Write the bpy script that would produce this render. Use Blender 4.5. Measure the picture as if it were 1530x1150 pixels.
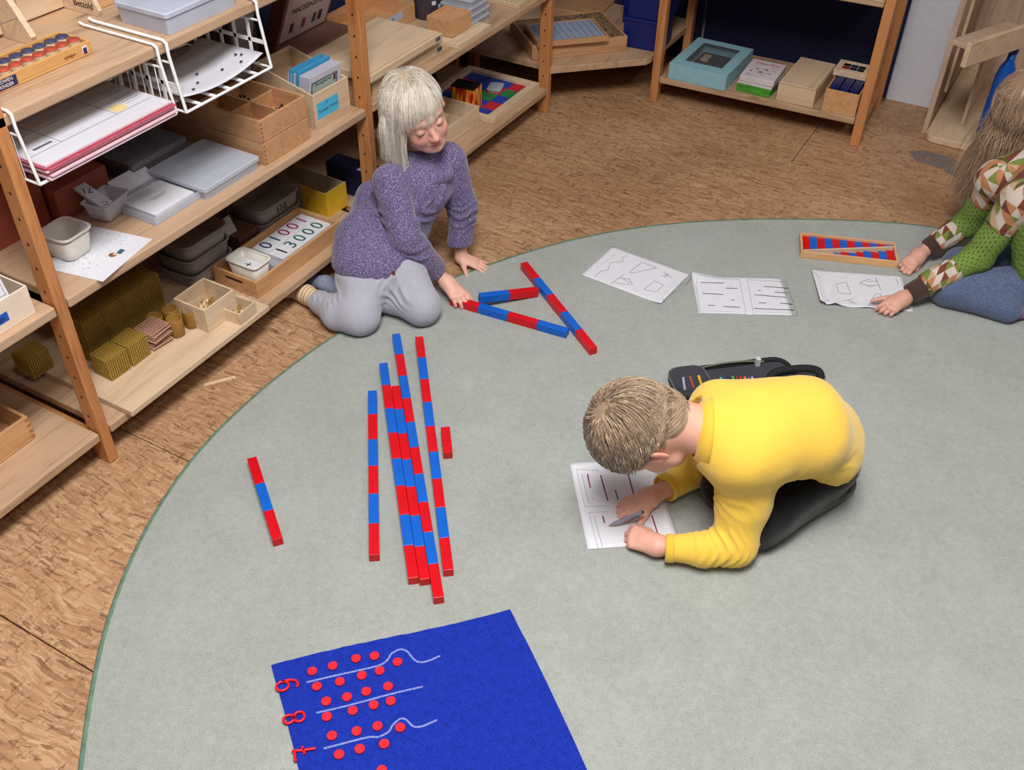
import bpy, bmesh, math, random
import numpy as np
from mathutils import Vector, Matrix

for o in list(bpy.data.objects): bpy.data.objects.remove(o, do_unlink=True)
scene = bpy.context.scene
COL = scene.collection

# ------------------------------------------------------------------ camera
FPX, CAM_H, PITCH, ROLL = 1500.0, 1.894, 0.7074, 0.0192
AX_R = np.array([0.86863522, 0.49523724, 0.01459214])
AX_U = np.array([-0.33153748, 0.55911862, 0.75991399])
AX_F = np.array([-0.36817897, 0.6649259, -0.64985983])
CAM = np.array([1.825, 0.0, CAM_H])
cd = bpy.data.cameras.new('camera'); cam = bpy.data.objects.new('camera', cd); COL.objects.link(cam)
cd.sensor_fit = 'HORIZONTAL'; cd.sensor_width = 36.0; cd.lens = FPX / 1530 * 36.0
cd.clip_start = 0.05; cd.clip_end = 50
cam.matrix_world = Matrix(((AX_R[0], AX_U[0], -AX_F[0], CAM[0]), (AX_R[1], AX_U[1], -AX_F[1], CAM[1]),
                           (AX_R[2], AX_U[2], -AX_F[2], CAM[2]), (0, 0, 0, 1)))
scene.camera = cam

# ------------------------------------------------------------------ world, lights, exposure
w = bpy.data.worlds.new('world'); scene.world = w; w.use_nodes = True
w.node_tree.nodes['Background'].inputs[0].default_value = (0.80, 0.86, 1.0, 1)
w.node_tree.nodes['Background'].inputs[1].default_value = 0.3
scene.view_settings.view_transform = 'Standard'
scene.view_settings.look = 'None'
scene.view_settings.gamma = 1.0
scene.view_settings.use_curve_mapping = False
scene.view_settings.exposure = 0.0

def area_light(name, loc, sx, sy, power, color):
    ld = bpy.data.lights.new(name, 'AREA'); ld.shape = 'RECTANGLE'; ld.size = sx; ld.size_y = sy
    ld.energy = power; ld.color = color
    o = bpy.data.objects.new(name, ld); o.location = loc; COL.objects.link(o)
    return o
area_light('ceiling_lamp_light', (1.50, 0.60, 3.30), 0.8, 1.6, 141, (1.0, 0.965, 0.935))
area_light('ceiling_lamp_light', (2.9, 2.5, 3.30), 0.5, 1.5, 14, (1.0, 0.955, 0.915))
area_light('ceiling_lamp_light', (2.9, -1.2, 3.30), 0.5, 1.5, 7, (1.0, 0.97, 0.95))

# ------------------------------------------------------------------ helpers
def at(px, py, z=0.0):
    d = (px - 765) * AX_R - (py - 575) * AX_U + FPX * AX_F
    p = CAM + (z - CAM_H) / d[2] * d
    return Vector((float(p[0]), float(p[1]), float(p[2])))

def tag(o, label=None, cat=None, group=None, kind=None):
    if label: o['label'] = label
    if cat: o['category'] = cat
    if group: o['group'] = group
    if kind: o['kind'] = kind
    return o

def thing(name, label, cat, loc=(0, 0, 0), rz=0.0, group=None):
    o = bpy.data.objects.new(name, None); COL.objects.link(o)
    o.empty_display_size = 0.05; o.location = loc; o.rotation_euler = (0, 0, rz)
    return tag(o, label, cat, group)

def copy_tree(o, parent=None):
    c = o.copy(); COL.objects.link(c); c.parent = parent
    for ch in [x for x in KIDS.get(o.name, [])]:
        copy_tree(ch, c)
    return c
KIDS = {}
ORD = ['lowest', 'second lowest', 'third lowest', 'fourth lowest', 'fifth from the bottom', 'sixth from the bottom', 'seventh from the bottom', 'eighth from the bottom', 'ninth from the bottom']
ROW = ['first', 'second', 'third', 'fourth', 'fifth', 'sixth', 'seventh', 'eighth', 'ninth', 'tenth', 'eleventh', 'twelfth', 'thirteenth', 'fourteenth', 'fifteenth', 'sixteenth']

class MB:
    """collects simple solids, then becomes one mesh object"""
    def __init__(s): s.v = []; s.f = []; s.mi = []; s.cur = 0; s.sm = []; s.smooth = False
    def add(s, vs, fs):
        n = len(s.v); s.v += [tuple(map(float, q)) for q in vs]
        s.f += [tuple(n + i for i in f) for f in fs]; s.mi += [s.cur] * len(fs); s.sm += [s.smooth] * len(fs); return s
    def box(s, x0, x1, y0, y1, z0, z1):
        vs = [(x, y, z) for z in (z0, z1) for y in (y0, y1) for x in (x0, x1)]
        return s.add(vs, [(0, 2, 3, 1), (4, 5, 7, 6), (0, 1, 5, 4), (2, 6, 7, 3), (0, 4, 6, 2), (1, 3, 7, 5)])
    def obox(s, c, size, M):
        vs = []
        for z in (-.5, .5):
            for y in (-.5, .5):
                for x in (-.5, .5):
                    vs.append(Vector(c) + M @ Vector((x * size[0], y * size[1], z * size[2])))
        return s.add(vs, [(0, 2, 3, 1), (4, 5, 7, 6), (0, 1, 5, 4), (2, 6, 7, 3), (0, 4, 6, 2), (1, 3, 7, 5)])
    def bar(s, a, b, w, h, up=(0, 0, 1)):
        a = Vector(a); b = Vector(b); d = (b - a); L = d.length; d.normalize(); u = Vector(up)
        side = d.cross(u)
        if side.length < 1e-4: side = d.cross(Vector((1, 0, 0)))
        side.normalize(); u = side.cross(d)
        M = Matrix((d, side, u)).transposed()
        return s.obox((a + b) / 2, (L, w, h), M)
    def openbox(s, x0, x1, y0, y1, z0, z1, t=.008, floor=None):
        ft = floor if floor is not None else t
        s.box(x0, x1, y0, y1, z0, z0 + ft)
        s.box(x0, x0 + t, y0, y1, z0 + ft, z1); s.box(x1 - t, x1, y0, y1, z0 + ft, z1)
        s.box(x0 + t, x1 - t, y0, y0 + t, z0 + ft, z1); s.box(x0 + t, x1 - t, y1 - t, y1, z0 + ft, z1)
        return s
    def prism(s, poly, z0, z1):
        n = len(poly); vs = [(p[0], p[1], z0) for p in poly] + [(p[0], p[1], z1) for p in poly]
        fs = [tuple(reversed(range(n))), tuple(range(n, 2 * n))]
        fs += [(i, (i + 1) % n, n + (i + 1) % n, n + i) for i in range(n)]
        return s.add(vs, fs)
    def tube(s, pts, r, n=8, cap=True, r2=None):
        pts = [Vector(p) for p in pts]; rings = []; prev = None
        for i, p in enumerate(pts):
            if i == 0: d = pts[1] - p
            elif i == len(pts) - 1: d = p - pts[i - 1]
            else: d = (pts[i + 1] - p).normalized() + (p - pts[i - 1]).normalized()
            if d.length < 1e-9: d = Vector((0, 0, 1))
            d.normalize()
            if prev is None:
                a = d.cross(Vector((0, 0, 1)))
                if a.length < 1e-3: a = d.cross(Vector((1, 0, 0)))
            else: a = prev - d * prev.dot(d)
            a.normalize(); prev = a; b = d.cross(a)
            rr = r if r2 is None else r + (r2 - r) * i / (len(pts) - 1)
            if isinstance(r, (list, tuple)): rr = r[i]
            rings.append([p + (a * math.cos(2 * math.pi * k / n) + b * math.sin(2 * math.pi * k / n)) * rr for k in range(n)])
        vs = [q for R_ in rings for q in R_]; fs = []
        for i in range(len(pts) - 1):
            for k in range(n):
                fs.append((i * n + k, i * n + (k + 1) % n, (i + 1) * n + (k + 1) % n, (i + 1) * n + k))
        sm, s.smooth = s.smooth, True; s.add(vs, fs); s.smooth = sm
        if cap: s.add(rings[0], [tuple(reversed(range(n)))]); s.add(rings[-1], [tuple(range(n))])
        return s
    def lathe(s, prof, c=(0, 0, 0), n=24, smooth=True):
        vs = []; fs = []
        for (r, z) in prof:
            for k in range(n): vs.append((c[0] + r * math.cos(2 * math.pi * k / n), c[1] + r * math.sin(2 * math.pi * k / n), c[2] + z))
        for i in range(len(prof) - 1):
            for k in range(n): fs.append((i * n + k, i * n + (k + 1) % n, (i + 1) * n + (k + 1) % n, (i + 1) * n + k))
        sm, s.smooth = s.smooth, smooth; s.add(vs, fs); s.smooth = sm
        if prof[0][0] > 1e-6: s.add(vs[:n], [tuple(reversed(range(n)))])
        if prof[-1][0] > 1e-6: s.add(vs[-n:], [tuple(range(n))])
        return s
    def loft(s, loops, cap0=True, cap1=True, smooth=True):
        n = len(loops[0]); vs = [q for L in loops for q in L]; fs = []
        for i in range(len(loops) - 1):
            for k in range(n): fs.append((i * n + k, i * n + (k + 1) % n, (i + 1) * n + (k + 1) % n, (i + 1) * n + k))
        sm, s.smooth = s.smooth, smooth; s.add(vs, fs); s.smooth = sm
        if cap0: s.add(loops[0], [tuple(reversed(range(n)))])
        if cap1: s.add(loops[-1], [tuple(range(n))])
        return s
    def sphere(s, c, r, n=8, m=6):
        if not isinstance(r, (list, tuple)): r = (r, r, r)
        prof = []; vs = [(c[0], c[1], c[2] - r[2])]
        for i in range(1, m):
            t = math.pi * i / m
            for k in range(n): vs.append((c[0] + r[0] * math.sin(t) * math.cos(2 * math.pi * k / n), c[1] + r[1] * math.sin(t) * math.sin(2 * math.pi * k / n), c[2] - r[2] * math.cos(t)))
        vs.append((c[0], c[1], c[2] + r[2])); fs = []
        for k in range(n): fs.append((0, 1 + (k + 1) % n, 1 + k))
        for i in range(m - 2):
            for k in range(n): fs.append((1 + i * n + k, 1 + i * n + (k + 1) % n, 1 + (i + 1) * n + (k + 1) % n, 1 + (i + 1) * n + k))
        L = len(vs) - 1; b = 1 + (m - 2) * n
        for k in range(n): fs.append((b + k, b + (k + 1) % n, L))
        sm, s.smooth = s.smooth, True; s.add(vs, fs); s.smooth = sm
        return s
    def mesh(s, name, mats):
        me = bpy.data.meshes.new(name); me.from_pydata(s.v, [], s.f)
        for m in mats: me.materials.append(m)
        if len(mats) > 1: me.polygons.foreach_set('material_index', s.mi)
        if any(s.sm): me.polygons.foreach_set('use_smooth', s.sm)
        me.update(); return me
    def build(s, name, mat, parent=None, bevel=0.0, loc=None, kind=None):
        mats = mat if isinstance(mat, (list, tuple)) else [mat]
        return link(name, s.mesh(name, mats), parent, bevel, loc, kind)

def link(name, me, parent=None, bevel=0.0, loc=None, kind=None):
    o = bpy.data.objects.new(name, me); COL.objects.link(o)
    if parent is not None:
        o.parent = parent; KIDS.setdefault(parent.name, []).append(o)
    if loc is not None: o.location = loc
    if kind: o['kind'] = kind
    if bevel:
        b = o.modifiers.new('bevel', 'BEVEL'); b.width = bevel; b.segments = 2; b.limit_method = 'ANGLE'; b.angle_limit = math.radians(50)
    return o

def rrect(x0, x1, y0, y1, r, n=5):
    P = []
    for cx, cy, a0 in ((x1 - r, y1 - r, 0), (x0 + r, y1 - r, 90), (x0 + r, y0 + r, 180), (x1 - r, y0 + r, 270)):
        for i in range(n + 1):
            a = math.radians(a0 + 90 * i / n); P.append((cx + r * math.cos(a), cy + r * math.sin(a)))
    return P

# ---- materials
def lin(c):
    return tuple(((v / 255) / 12.92 if v / 255 <= .04045 else ((v / 255 + .055) / 1.055) ** 2.4) for v in c) + (1,)
MATS = {}
def nodes_of(name):
    m = bpy.data.materials.new(name); m.use_nodes = True; nt = m.node_tree
    return m, nt, nt.nodes['Principled BSDF']
def noise(nt, scale, detail=3, vec=None, rough=.5, dist=0):
    n = nt.nodes.new('ShaderNodeTexNoise'); n.inputs['Scale'].default_value = scale; n.inputs['Detail'].default_value = detail
    n.inputs['Roughness'].default_value = rough; n.inputs['Distortion'].default_value = dist
    if vec is not None: nt.links.new(vec, n.inputs['Vector'])
    return n
def ramp(nt, fac, stops):
    r = nt.nodes.new('ShaderNodeValToRGB'); e = r.color_ramp.elements
    while len(e) > 1: e.remove(e[-1])
    e[0].position = stops[0][0]; e[0].color = stops[0][1]
    for p, c in stops[1:]:
        q = e.new(p); q.color = c
    nt.links.new(fac, r.inputs['Fac']); return r
def mixc(nt, fac, a, b, mode='MIX'):
    m = nt.nodes.new('ShaderNodeMix'); m.data_type = 'RGBA'; m.blend_type = mode
    for sock, val in ((m.inputs[0], fac), (m.inputs[6], a), (m.inputs[7], b)):
        if isinstance(val, (int, float)): sock.default_value = val
        elif isinstance(val, tuple): sock.default_value = val
        else: nt.links.new(val, sock)
    return m.outputs[2]
def coords(nt, kind='Object', scale=(1, 1, 1), rot=(0, 0, 0), loc=(0, 0, 0)):
    t = nt.nodes.new('ShaderNodeTexCoord'); mp = nt.nodes.new('ShaderNodeMapping')
    mp.inputs['Scale'].default_value = scale; mp.inputs['Rotation'].default_value = rot; mp.inputs['Location'].default_value = loc
    nt.links.new(t.outputs[kind], mp.inputs['Vector']); return mp.outputs[0]
def bump(nt, bsdf, h, strength=.3, dist=.002):
    b = nt.nodes.new('ShaderNodeBump'); b.inputs['Strength'].default_value = strength; b.inputs['Distance'].default_value = dist
    nt.links.new(h, b.inputs['Height']); nt.links.new(b.outputs[0], bsdf.inputs['Normal'])
def mth(nt, op, a, b=None):
    m = nt.nodes.new('ShaderNodeMath'); m.operation = op
    for i, v in enumerate((a, b)):
        if v is None: continue
        if isinstance(v, (int, float)): m.inputs[i].default_value = v
        else: nt.links.new(v, m.inputs[i])
    return m.outputs[0]

def plain(name, col, rough=.5, var=.06, scale=30, metallic=0, bmp=0, trans=0, ior=1.45, alpha=1, spec=.5, sheen=0):
    if name in MATS: return MATS[name]
    m, nt, b = nodes_of(name); c = lin(col)
    v = noise(nt, scale, 3, coords(nt))
    lo = tuple(x * (1 - var * 2) for x in c[:3]) + (1,); hi = tuple(min(1, x * (1 + var * 2)) for x in c[:3]) + (1,)
    r = ramp(nt, v.outputs[0], [(.3, lo), (.7, hi)])
    nt.links.new(r.outputs[0], b.inputs['Base Color'])
    b.inputs['Roughness'].default_value = rough; b.inputs['Metallic'].default_value = metallic
    b.inputs['Transmission Weight'].default_value = trans; b.inputs['IOR'].default_value = ior; b.inputs['Alpha'].default_value = alpha
    b.inputs['Specular IOR Level'].default_value = spec
    if sheen: b.inputs['Sheen Weight'].default_value = sheen; b.inputs['Sheen Roughness'].default_value = .6
    if bmp: bump(nt, b, v.outputs[0], .5, bmp)
    MATS[name] = m; return m

def wood(name, c1, c2, axis='y', rough=.45, knots=True, seed=0.0, grain=1.0):
    if name in MATS: return MATS[name]
    m, nt, b = nodes_of(name)
    sc = {'x': (1.2, 14, 14), 'y': (14, 1.2, 14), 'z': (14, 14, 1.2)}[axis]
    v = coords(nt, 'Object', sc, (0, 0, 0), (seed, seed * .7, seed * .3))
    n1 = noise(nt, 1.6 * grain, 4, v, .55, 1.2); n2 = noise(nt, 9 * grain, 3, v, .6, .3)
    mixn = mth(nt, 'ADD', mth(nt, 'MULTIPLY', n1.outputs[0], .65), mth(nt, 'MULTIPLY', n2.outputs[0], .35))
    C1 = lin(c1); C2 = lin(c2)
    r = ramp(nt, mixn, [(.36, C2), (.5, C1), (.66, tuple(min(1, x * 1.06) for x in C1[:3]) + (1,))])
    col = r.outputs[0]
    if knots:
        vo = nt.nodes.new('ShaderNodeTexVoronoi'); vo.inputs['Scale'].default_value = 3.2
        k = {'x': (.7, 2, 2), 'y': (2, .7, 2), 'z': (2, 2, .7)}[axis]
        nt.links.new(coords(nt, 'Object', k, (0, 0, 0), (seed * 1.3, .2, seed)), vo.inputs['Vector'])
        kr = ramp(nt, vo.outputs['Distance'], [(.03, (1, 1, 1, 1)), (.075, (0, 0, 0, 1))])
        col = mixc(nt, mth(nt, 'MULTIPLY', kr.outputs[0], .55), col, tuple(x * .35 for x in C2[:3]) + (1,))
    nt.links.new(col, b.inputs['Base Color']); b.inputs['Roughness'].default_value = rough
    bump(nt, b, n2.outputs[0], .12, .0008)
    MATS[name] = m; return m

PINE = wood('pine_board', (190, 158, 128), (162, 130, 100), 'y', .42, True, 0.0)
PINE_X = wood('pine_board_cross', (190, 158, 128), (162, 130, 100), 'x', .42, True, 3.0)
POST = wood('oiled_pine_post', (196, 134, 82), (168, 104, 58), 'z', .4, True, 5.0)
POST_Y = wood('oiled_pine_rail', (196, 134, 82), (168, 104, 58), 'x', .4, False, 5.0)
PLY = wood('pale_plywood', (214, 188, 158), (196, 168, 136), 'y', .5, False, 2.0)
PLYX = wood('pale_plywood_cross', (214, 190, 158), (198, 170, 136), 'x', .5, False, 7.0)
BEECH = wood('beech_box', (196, 150, 108), (178, 130, 88), 'x', .45, False, 4.0, 2.0)
BEECHY = wood('beech_box_long', (205, 158, 112), (188, 138, 92), 'y', .45, False, 4.5, 2.0)
BIRCH = wood('birch_wood', (220, 196, 166), (202, 176, 144), 'y', .5, False, 9.0, 1.5)
HONEY = wood('honey_wood', (206, 158, 96), (188, 136, 74), 'y', .45, False, 11.0, 2.0)
WHITE_PLASTIC = plain('white_plastic', (232, 232, 228), .35, .02)
WIRE = plain('white_coated_wire', (236, 238, 240), .35, .02)
PAPER = plain('white_paper', (216, 218, 226), .75, .012, 40)
PAPERC = plain('sheet_paper', (206, 208, 218), .75, .012, 40)
INK = plain('grey_print', (92, 94, 102), .7, .05)
INKD = plain('dark_print', (30, 32, 40), .6, .05)
RED = plain('red_gloss_paint', (204, 8, 24), .3, .05, 12)
BLUE = plain('blue_gloss_paint', (12, 94, 198), .3, .05, 12)
GREYPL = plain('grey_plastic_tub', (150, 142, 138), .45, .04)
NAVY = plain('navy_cloth', (22, 26, 62), .9, .12, 60)
CLEAR = plain('frosted_clear_plastic', (205, 212, 226), .22, .02, 30, alpha=.55)
CLEAR2 = plain('milky_clear_plastic', (196, 202, 220), .25, .05, 12, alpha=.8)

# ---- flat text / lines
TXT = {}
def text(s, size, loc, xd, yd, mat, parent=None, name='lettering', thick=.0003, align='CENTER', bold=0):
    key = (s, size, thick, mat.name, align, bold)
    if key not in TXT:
        cu = bpy.data.curves.new('lettering', 'FONT'); cu.body = s; cu.size = size; cu.extrude = thick
        cu.align_x = align; cu.align_y = 'CENTER'; cu.resolution_u = 3; cu.offset = bold
        to = bpy.data.objects.new('tmp', cu); COL.objects.link(to)
        dg = bpy.context.evaluated_depsgraph_get(); me = bpy.data.meshes.new_from_object(to.evaluated_get(dg))
        me.materials.clear(); me.materials.append(mat); me.name = 'lettering'
        bpy.data.objects.remove(to, do_unlink=True); TXT[key] = me
    o = link(name, TXT[key], parent)
    xd = Vector(xd).normalized(); yd = Vector(yd); yd = (yd - xd * yd.dot(xd)).normalized(); zd = xd.cross(yd)
    Mx = Matrix((xd, yd, zd)).transposed().to_4x4(); Mx.translation = Vector(loc)
    o.matrix_local = Mx
    return o

def strip(mb, pts, w, z, h=.0004):
    """drawn line: thin ribbon through 2-D points at height z"""
    for a, b in zip(pts[:-1], pts[1:]):
        mb.bar((a[0], a[1], z), (b[0], b[1], z), w, h)
    return mb
# ================================================================== SETTING
def osb_material():
    m, nt, b = nodes_of('osb_floor_board')
    v0 = coords(nt, 'Object')
    warp = noise(nt, 2.2, 3, v0, .6)
    def layer(rot, sx, sy, off, wv):
        mp = nt.nodes.new('ShaderNodeMapping'); mp.inputs['Rotation'].default_value = (0, 0, rot); mp.inputs['Scale'].default_value = (sx, sy, 1)
        mp.inputs['Location'].default_value = (off, off * 1.7, 0)
        add = nt.nodes.new('ShaderNodeVectorMath'); add.operation = 'MULTIPLY_ADD'
        nt.links.new(warp.outputs['Color'], add.inputs[0]); add.inputs[1].default_value = (wv, wv, 0); nt.links.new(v0, add.inputs[2])
        nt.links.new(add.outputs[0], mp.inputs['Vector'])
        vo = nt.nodes.new('ShaderNodeTexVoronoi'); vo.inputs['Scale'].default_value = 1; vo.inputs['Randomness'].default_value = 1
        vo.distance = 'CHEBYCHEV'
        nt.links.new(mp.outputs[0], vo.inputs['Vector'])
        sp = nt.nodes.new('ShaderNodeSeparateColor'); nt.links.new(vo.outputs['Color'], sp.inputs[0])
        return sp.outputs[0], vo.outputs['Distance']
    a, da = layer(.45, 20, 150, 0, .12); c, dc = layer(1.75, 22, 170, 3.1, .14); d, dd = layer(-.75, 30, 200, 7.7, .12)
    pick = noise(nt, 11, 5, v0, .75)
    s1 = mth(nt, 'GREATER_THAN', pick.outputs[0], .5)
    pick2 = noise(nt, 17, 5, coords(nt, 'Object', loc=(4, 2, 0)))
    s2 = mth(nt, 'GREATER_THAN', pick2.outputs[0], .56)
    stops = [(0, lin((88, 62, 44))), (.10, lin((136, 100, 72))), (.25, lin((172, 132, 98))), (.6, lin((186, 147, 110))), (.9, lin((200, 165, 128))), (1, lin((214, 184, 150)))]
    m1 = nt.nodes.new('ShaderNodeMix'); m1.data_type = 'FLOAT'; nt.links.new(s1, m1.inputs[0]); nt.links.new(a, m1.inputs[2]); nt.links.new(c, m1.inputs[3])
    m2 = nt.nodes.new('ShaderNodeMix'); m2.data_type = 'FLOAT'; nt.links.new(s2, m2.inputs[0]); nt.links.new(m1.outputs[0], m2.inputs[2]); nt.links.new(d, m2.inputs[3])
    fine = noise(nt, 120, 3, coords(nt, 'Object', (1, 2.5, 1), (0, 0, .6)), .7)
    f = mth(nt, 'ADD', mth(nt, 'MULTIPLY', m2.outputs[0], .8), mth(nt, 'MULTIPLY', fine.outputs[0], .3))
    r = ramp(nt, mth(nt, 'SUBTRACT', f, .03), stops)
    big = noise(nt, 1.6, 3, coords(nt, 'Object', loc=(9, 1, 0)), .6)
    br = ramp(nt, big.outputs[0], [(.35, (.80, .76, .72, 1)), (.6, (1, 1, 1, 1))])
    col = mixc(nt, 1.0, r.outputs[0], br.outputs[0], 'MULTIPLY')
    gr = noise(nt, 60, 4, coords(nt, 'Object', (1, .35, 1), (0, 0, -.9), (2, 5, 0)), .7)
    gm = ramp(nt, gr.outputs[0], [(.56, (1, 1, 1, 1)), (.66, (.50, .42, .38, 1))])
    col = mixc(nt, .8, col, gm.outputs[0], 'MULTIPLY')
    # a worn grey smear of old paint on the boards
    st = coords(nt, 'Object', (4.2, 9, 1), (0, 0, .42), (-6.1, -38.45, 0))
    STAINV[0] = st
    nt.links.new(col, b.inputs['Base Color']); b.inputs['Roughness'].default_value = .42; b.inputs['Specular IOR Level'].default_value = .4
    bump(nt, b, f, .15, .001)
    return m
STAINV = [None]
OSB = osb_material()
WALL = plain('white_wall_paint', (214, 216, 226), .9, .02, 90, bmp=.002)
DARK = plain('dark_gap', (40, 30, 24), .9, .05)
flo = thing('floor', None, None); flo['kind'] = 'structure'
# floor boards with real joints
ys = [-5.0, -3.0, -1.85, -.60, .648, 1.231, 1.845, 3.07, 3.682, 4.9]
xs0 = [(-.6, 1.6, 3.4, 6.0), (-.6, 1.1, 2.9, 6.0), (-.6, 2.0, 4.0, 6.0), (-.6, .95, 3.2, 6.0), (-.6, 2.2, 4.1, 6.0), (-.6, 1.9, 3.5, 6.0), (-.6, 2.6, 4.4, 6.0), (-.6, 1.95, 3.8, 6.0), (-.6, 1.03, 3.0, 6.0)]
g = .0014
xs0 = [x[:-1] + (7.5,) for x in xs0]
for i in range(9):
    for xa, xb in zip(xs0[i][:-1], xs0[i][1:]):
        mb = MB(); mb.box(xa + g, xb - g, ys[i] + g, ys[i + 1] - g, -.022, 0.0)
        mb.build('floor_panel', OSB, flo, .0012)
MB().box(-.6, 7.5, -5, 5, -.05, -.022).build('subfloor', DARK, flo)
# old grey smear and a scrap of tape on the boards
GSM = plain('grey_wear', (128, 118, 112), .7, .1, 50)
P = [at(1357, 226), at(1380, 224), at(1425, 236), at(1446, 250), at(1462, 268), at(1455, 290), at(1432, 268), at(1400, 250), at(1368, 240)]
mm, nt, bb = nodes_of('grey_floor_wear')
nn = noise(nt, 22, 4, coords(nt, 'Object', (1, 2.4, 1), (0, 0, .5)), .7)
rr = ramp(nt, nn.outputs[0], [(.36, (0, 0, 0, 1)), (.55, (.75, .75, .75, 1))]); nt.links.new(rr.outputs[0], bb.inputs['Alpha'])
bb.inputs['Base Color'].default_value = lin((138, 128, 124)); bb.inputs['Roughness'].default_value = .7
MB().prism([(p.x, p.y) for p in P], .0002, .0006).build('grey_stain', mm, flo)
TAPE = plain('light_tape', (222, 190, 150), .6, .05)
a_, b_ = at(305, 575), at(352, 563)
MB().bar((a_.x, a_.y, .0006), (b_.x, b_.y, .0006), .012, .0008).build('tape_scrap', TAPE, flo)

def structure(name, mb, mat):
    o = mb.build(name, mat); o['kind'] = 'structure'; return o
structure('wall_left', MB().box(-.70, -.60, -5, 4.9, 0, 3.4), WALL)
structure('wall_back', MB().box(-.70, 1.395, 4.47, 4.60, 0, 3.4), WALL)
structure('wall_back_return', MB().box(1.30, 1.395, 4.60, 5.0, 0, 3.4), WALL)
structure('wall_niche', MB().box(1.30, 7.6, 4.95, 5.05, 0, 3.4), WALL)
WALL2 = plain('grey_blue_wall', (140, 146, 156), .9, .02)
structure('wall_right', MB().box(7.5, 7.6, -5, 4.95, 0, 3.4), WALL2)
structure('wall_rear', MB().box(-.70, 7.6, -5.1, -5, 0, 3.4), WALL2)
structure('ceiling', MB().box(-.70, 7.6, -5.1, 5.05, 3.4, 3.5), plain('white_ceiling', (196, 196, 196), .9, .01))
LAMP = bpy.data.materials.new('lamp_panel'); LAMP.use_nodes = True
LAMP.node_tree.nodes['Principled BSDF'].inputs['Emission Color'].default_value = (1, .96, .92, 1)
LAMP.node_tree.nodes['Principled BSDF'].inputs['Emission Strength'].default_value = 2.0
for k, (lx, ly) in enumerate(((1.50, .60), (2.9, 2.5), (2.9, -1.2))):
    t = thing('ceiling_lamp', ['long white ceiling lamp nearest the round rug', 'long white ceiling lamp towards the far shelves', 'long white ceiling lamp behind the photographer'][k], 'lamp', (lx, ly, 3.34))
    MB().box(-.42, .42, -.82, .82, .0, .05).build('housing', WHITE_PLASTIC, t, .004)
    MB().box(-.40, .40, -.80, .80, -.006, -.0005).build('diffuser', LAMP, t)

# ================================================================== RUG
def rug():
    c = Vector((0, 0, 0))
    pts = [at(px, py) for px, py in ((123, 1150), (135, 1050), (150, 962), (171, 897), (230, 768), (265, 715), (300, 670), (400, 577), (497, 504), (600, 449), (720, 402), (830, 366), (950, 342), (1060, 332), (1190, 330), (1320, 334), (1390, 339))]
    # fit circle centre, keep measured radii where seen, mean radius elsewhere
    A = np.array([[2 * p.x, 2 * p.y, 1] for p in pts]); y = np.array([p.x ** 2 + p.y ** 2 for p in pts])
    s = np.linalg.lstsq(A, y, rcond=None)[0]; cx, cy = float(s[0]), float(s[1])
    R0 = math.sqrt(s[2] + cx * cx + cy * cy)
    ang = [math.atan2(p.y - cy, p.x - cx) for p in pts]; rad = [math.hypot(p.x - cx, p.y - cy) for p in pts]
    ang = [a % (2 * math.pi) for a in ang]; od = sorted(range(len(ang)), key=lambda i: ang[i])
    A_ = [ang[i] for i in od]; R_ = [rad[i] for i in od]
    N = 180; poly = []
    AA = [A_[-1] - 2 * math.pi - .0, ] + A_ + [A_[0] + 2 * math.pi]; RR = [R_[-1]] + R_ + [R_[0]]
    rs = [float(np.interp(2 * math.pi * k / N, AA, RR)) for k in range(N)]
    for _ in range(6): rs = [(rs[k - 1] + rs[k] * 2 + rs[(k + 1) % N]) / 4 for k in range(N)]
    m, nt, b = nodes_of('sage_carpet')
    v = coords(nt)
    n1 = noise(nt, 420, 3, v, .7); n2 = noise(nt, 5, 4, v, .6); n3 = noise(nt, 70, 4, v, .7)
    f = mth(nt, 'ADD', mth(nt, 'MULTIPLY', n1.outputs[0], .60), mth(nt, 'ADD', mth(nt, 'MULTIPLY', n2.outputs[0], .16), mth(nt, 'MULTIPLY', n3.outputs[0], .24)))
    r = ramp(nt, f, [(.30, lin((128, 134, 129))), (.5, lin((165, 171, 166))), (.70, lin((193, 199, 195)))])
    nt.links.new(r.outputs[0], b.inputs['Base Color']); b.inputs['Roughness'].default_value = 1.0; b.inputs['Specular IOR Level'].default_value = .1
    b.inputs['Sheen Weight'].default_value = .25
    h = mth(nt, 'ADD', n1.outputs[0], n3.outputs[0]); bump(nt, b, h, .9, .003)
    edge = plain('rug_edge_green', (98, 128, 110), .9, .1, 60)
    t = thing('round_rug', 'large round sage green carpet with a darker bound edge on the wooden floor', 'rug', (cx, cy, 0))
    N_ = N
    def loop(dr, z): return [((rs[k] + dr) * math.cos(2 * math.pi * k / N), (rs[k] + dr) * math.sin(2 * math.pi * k / N), z) for k in range(N)]
    MB().loft([loop(-.004, .0004), loop(-.004, .0075)], smooth=False).build('pile', m, t)
    MB().loft([loop(.0, .0003), loop(.003, .004), loop(0, .0078), loop(-.006, .0085), loop(-.0085, .0076)], cap0=False, cap1=False).build('bound_edge', edge, t)
rug()
RZ = .0078     # height of the pile

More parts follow.
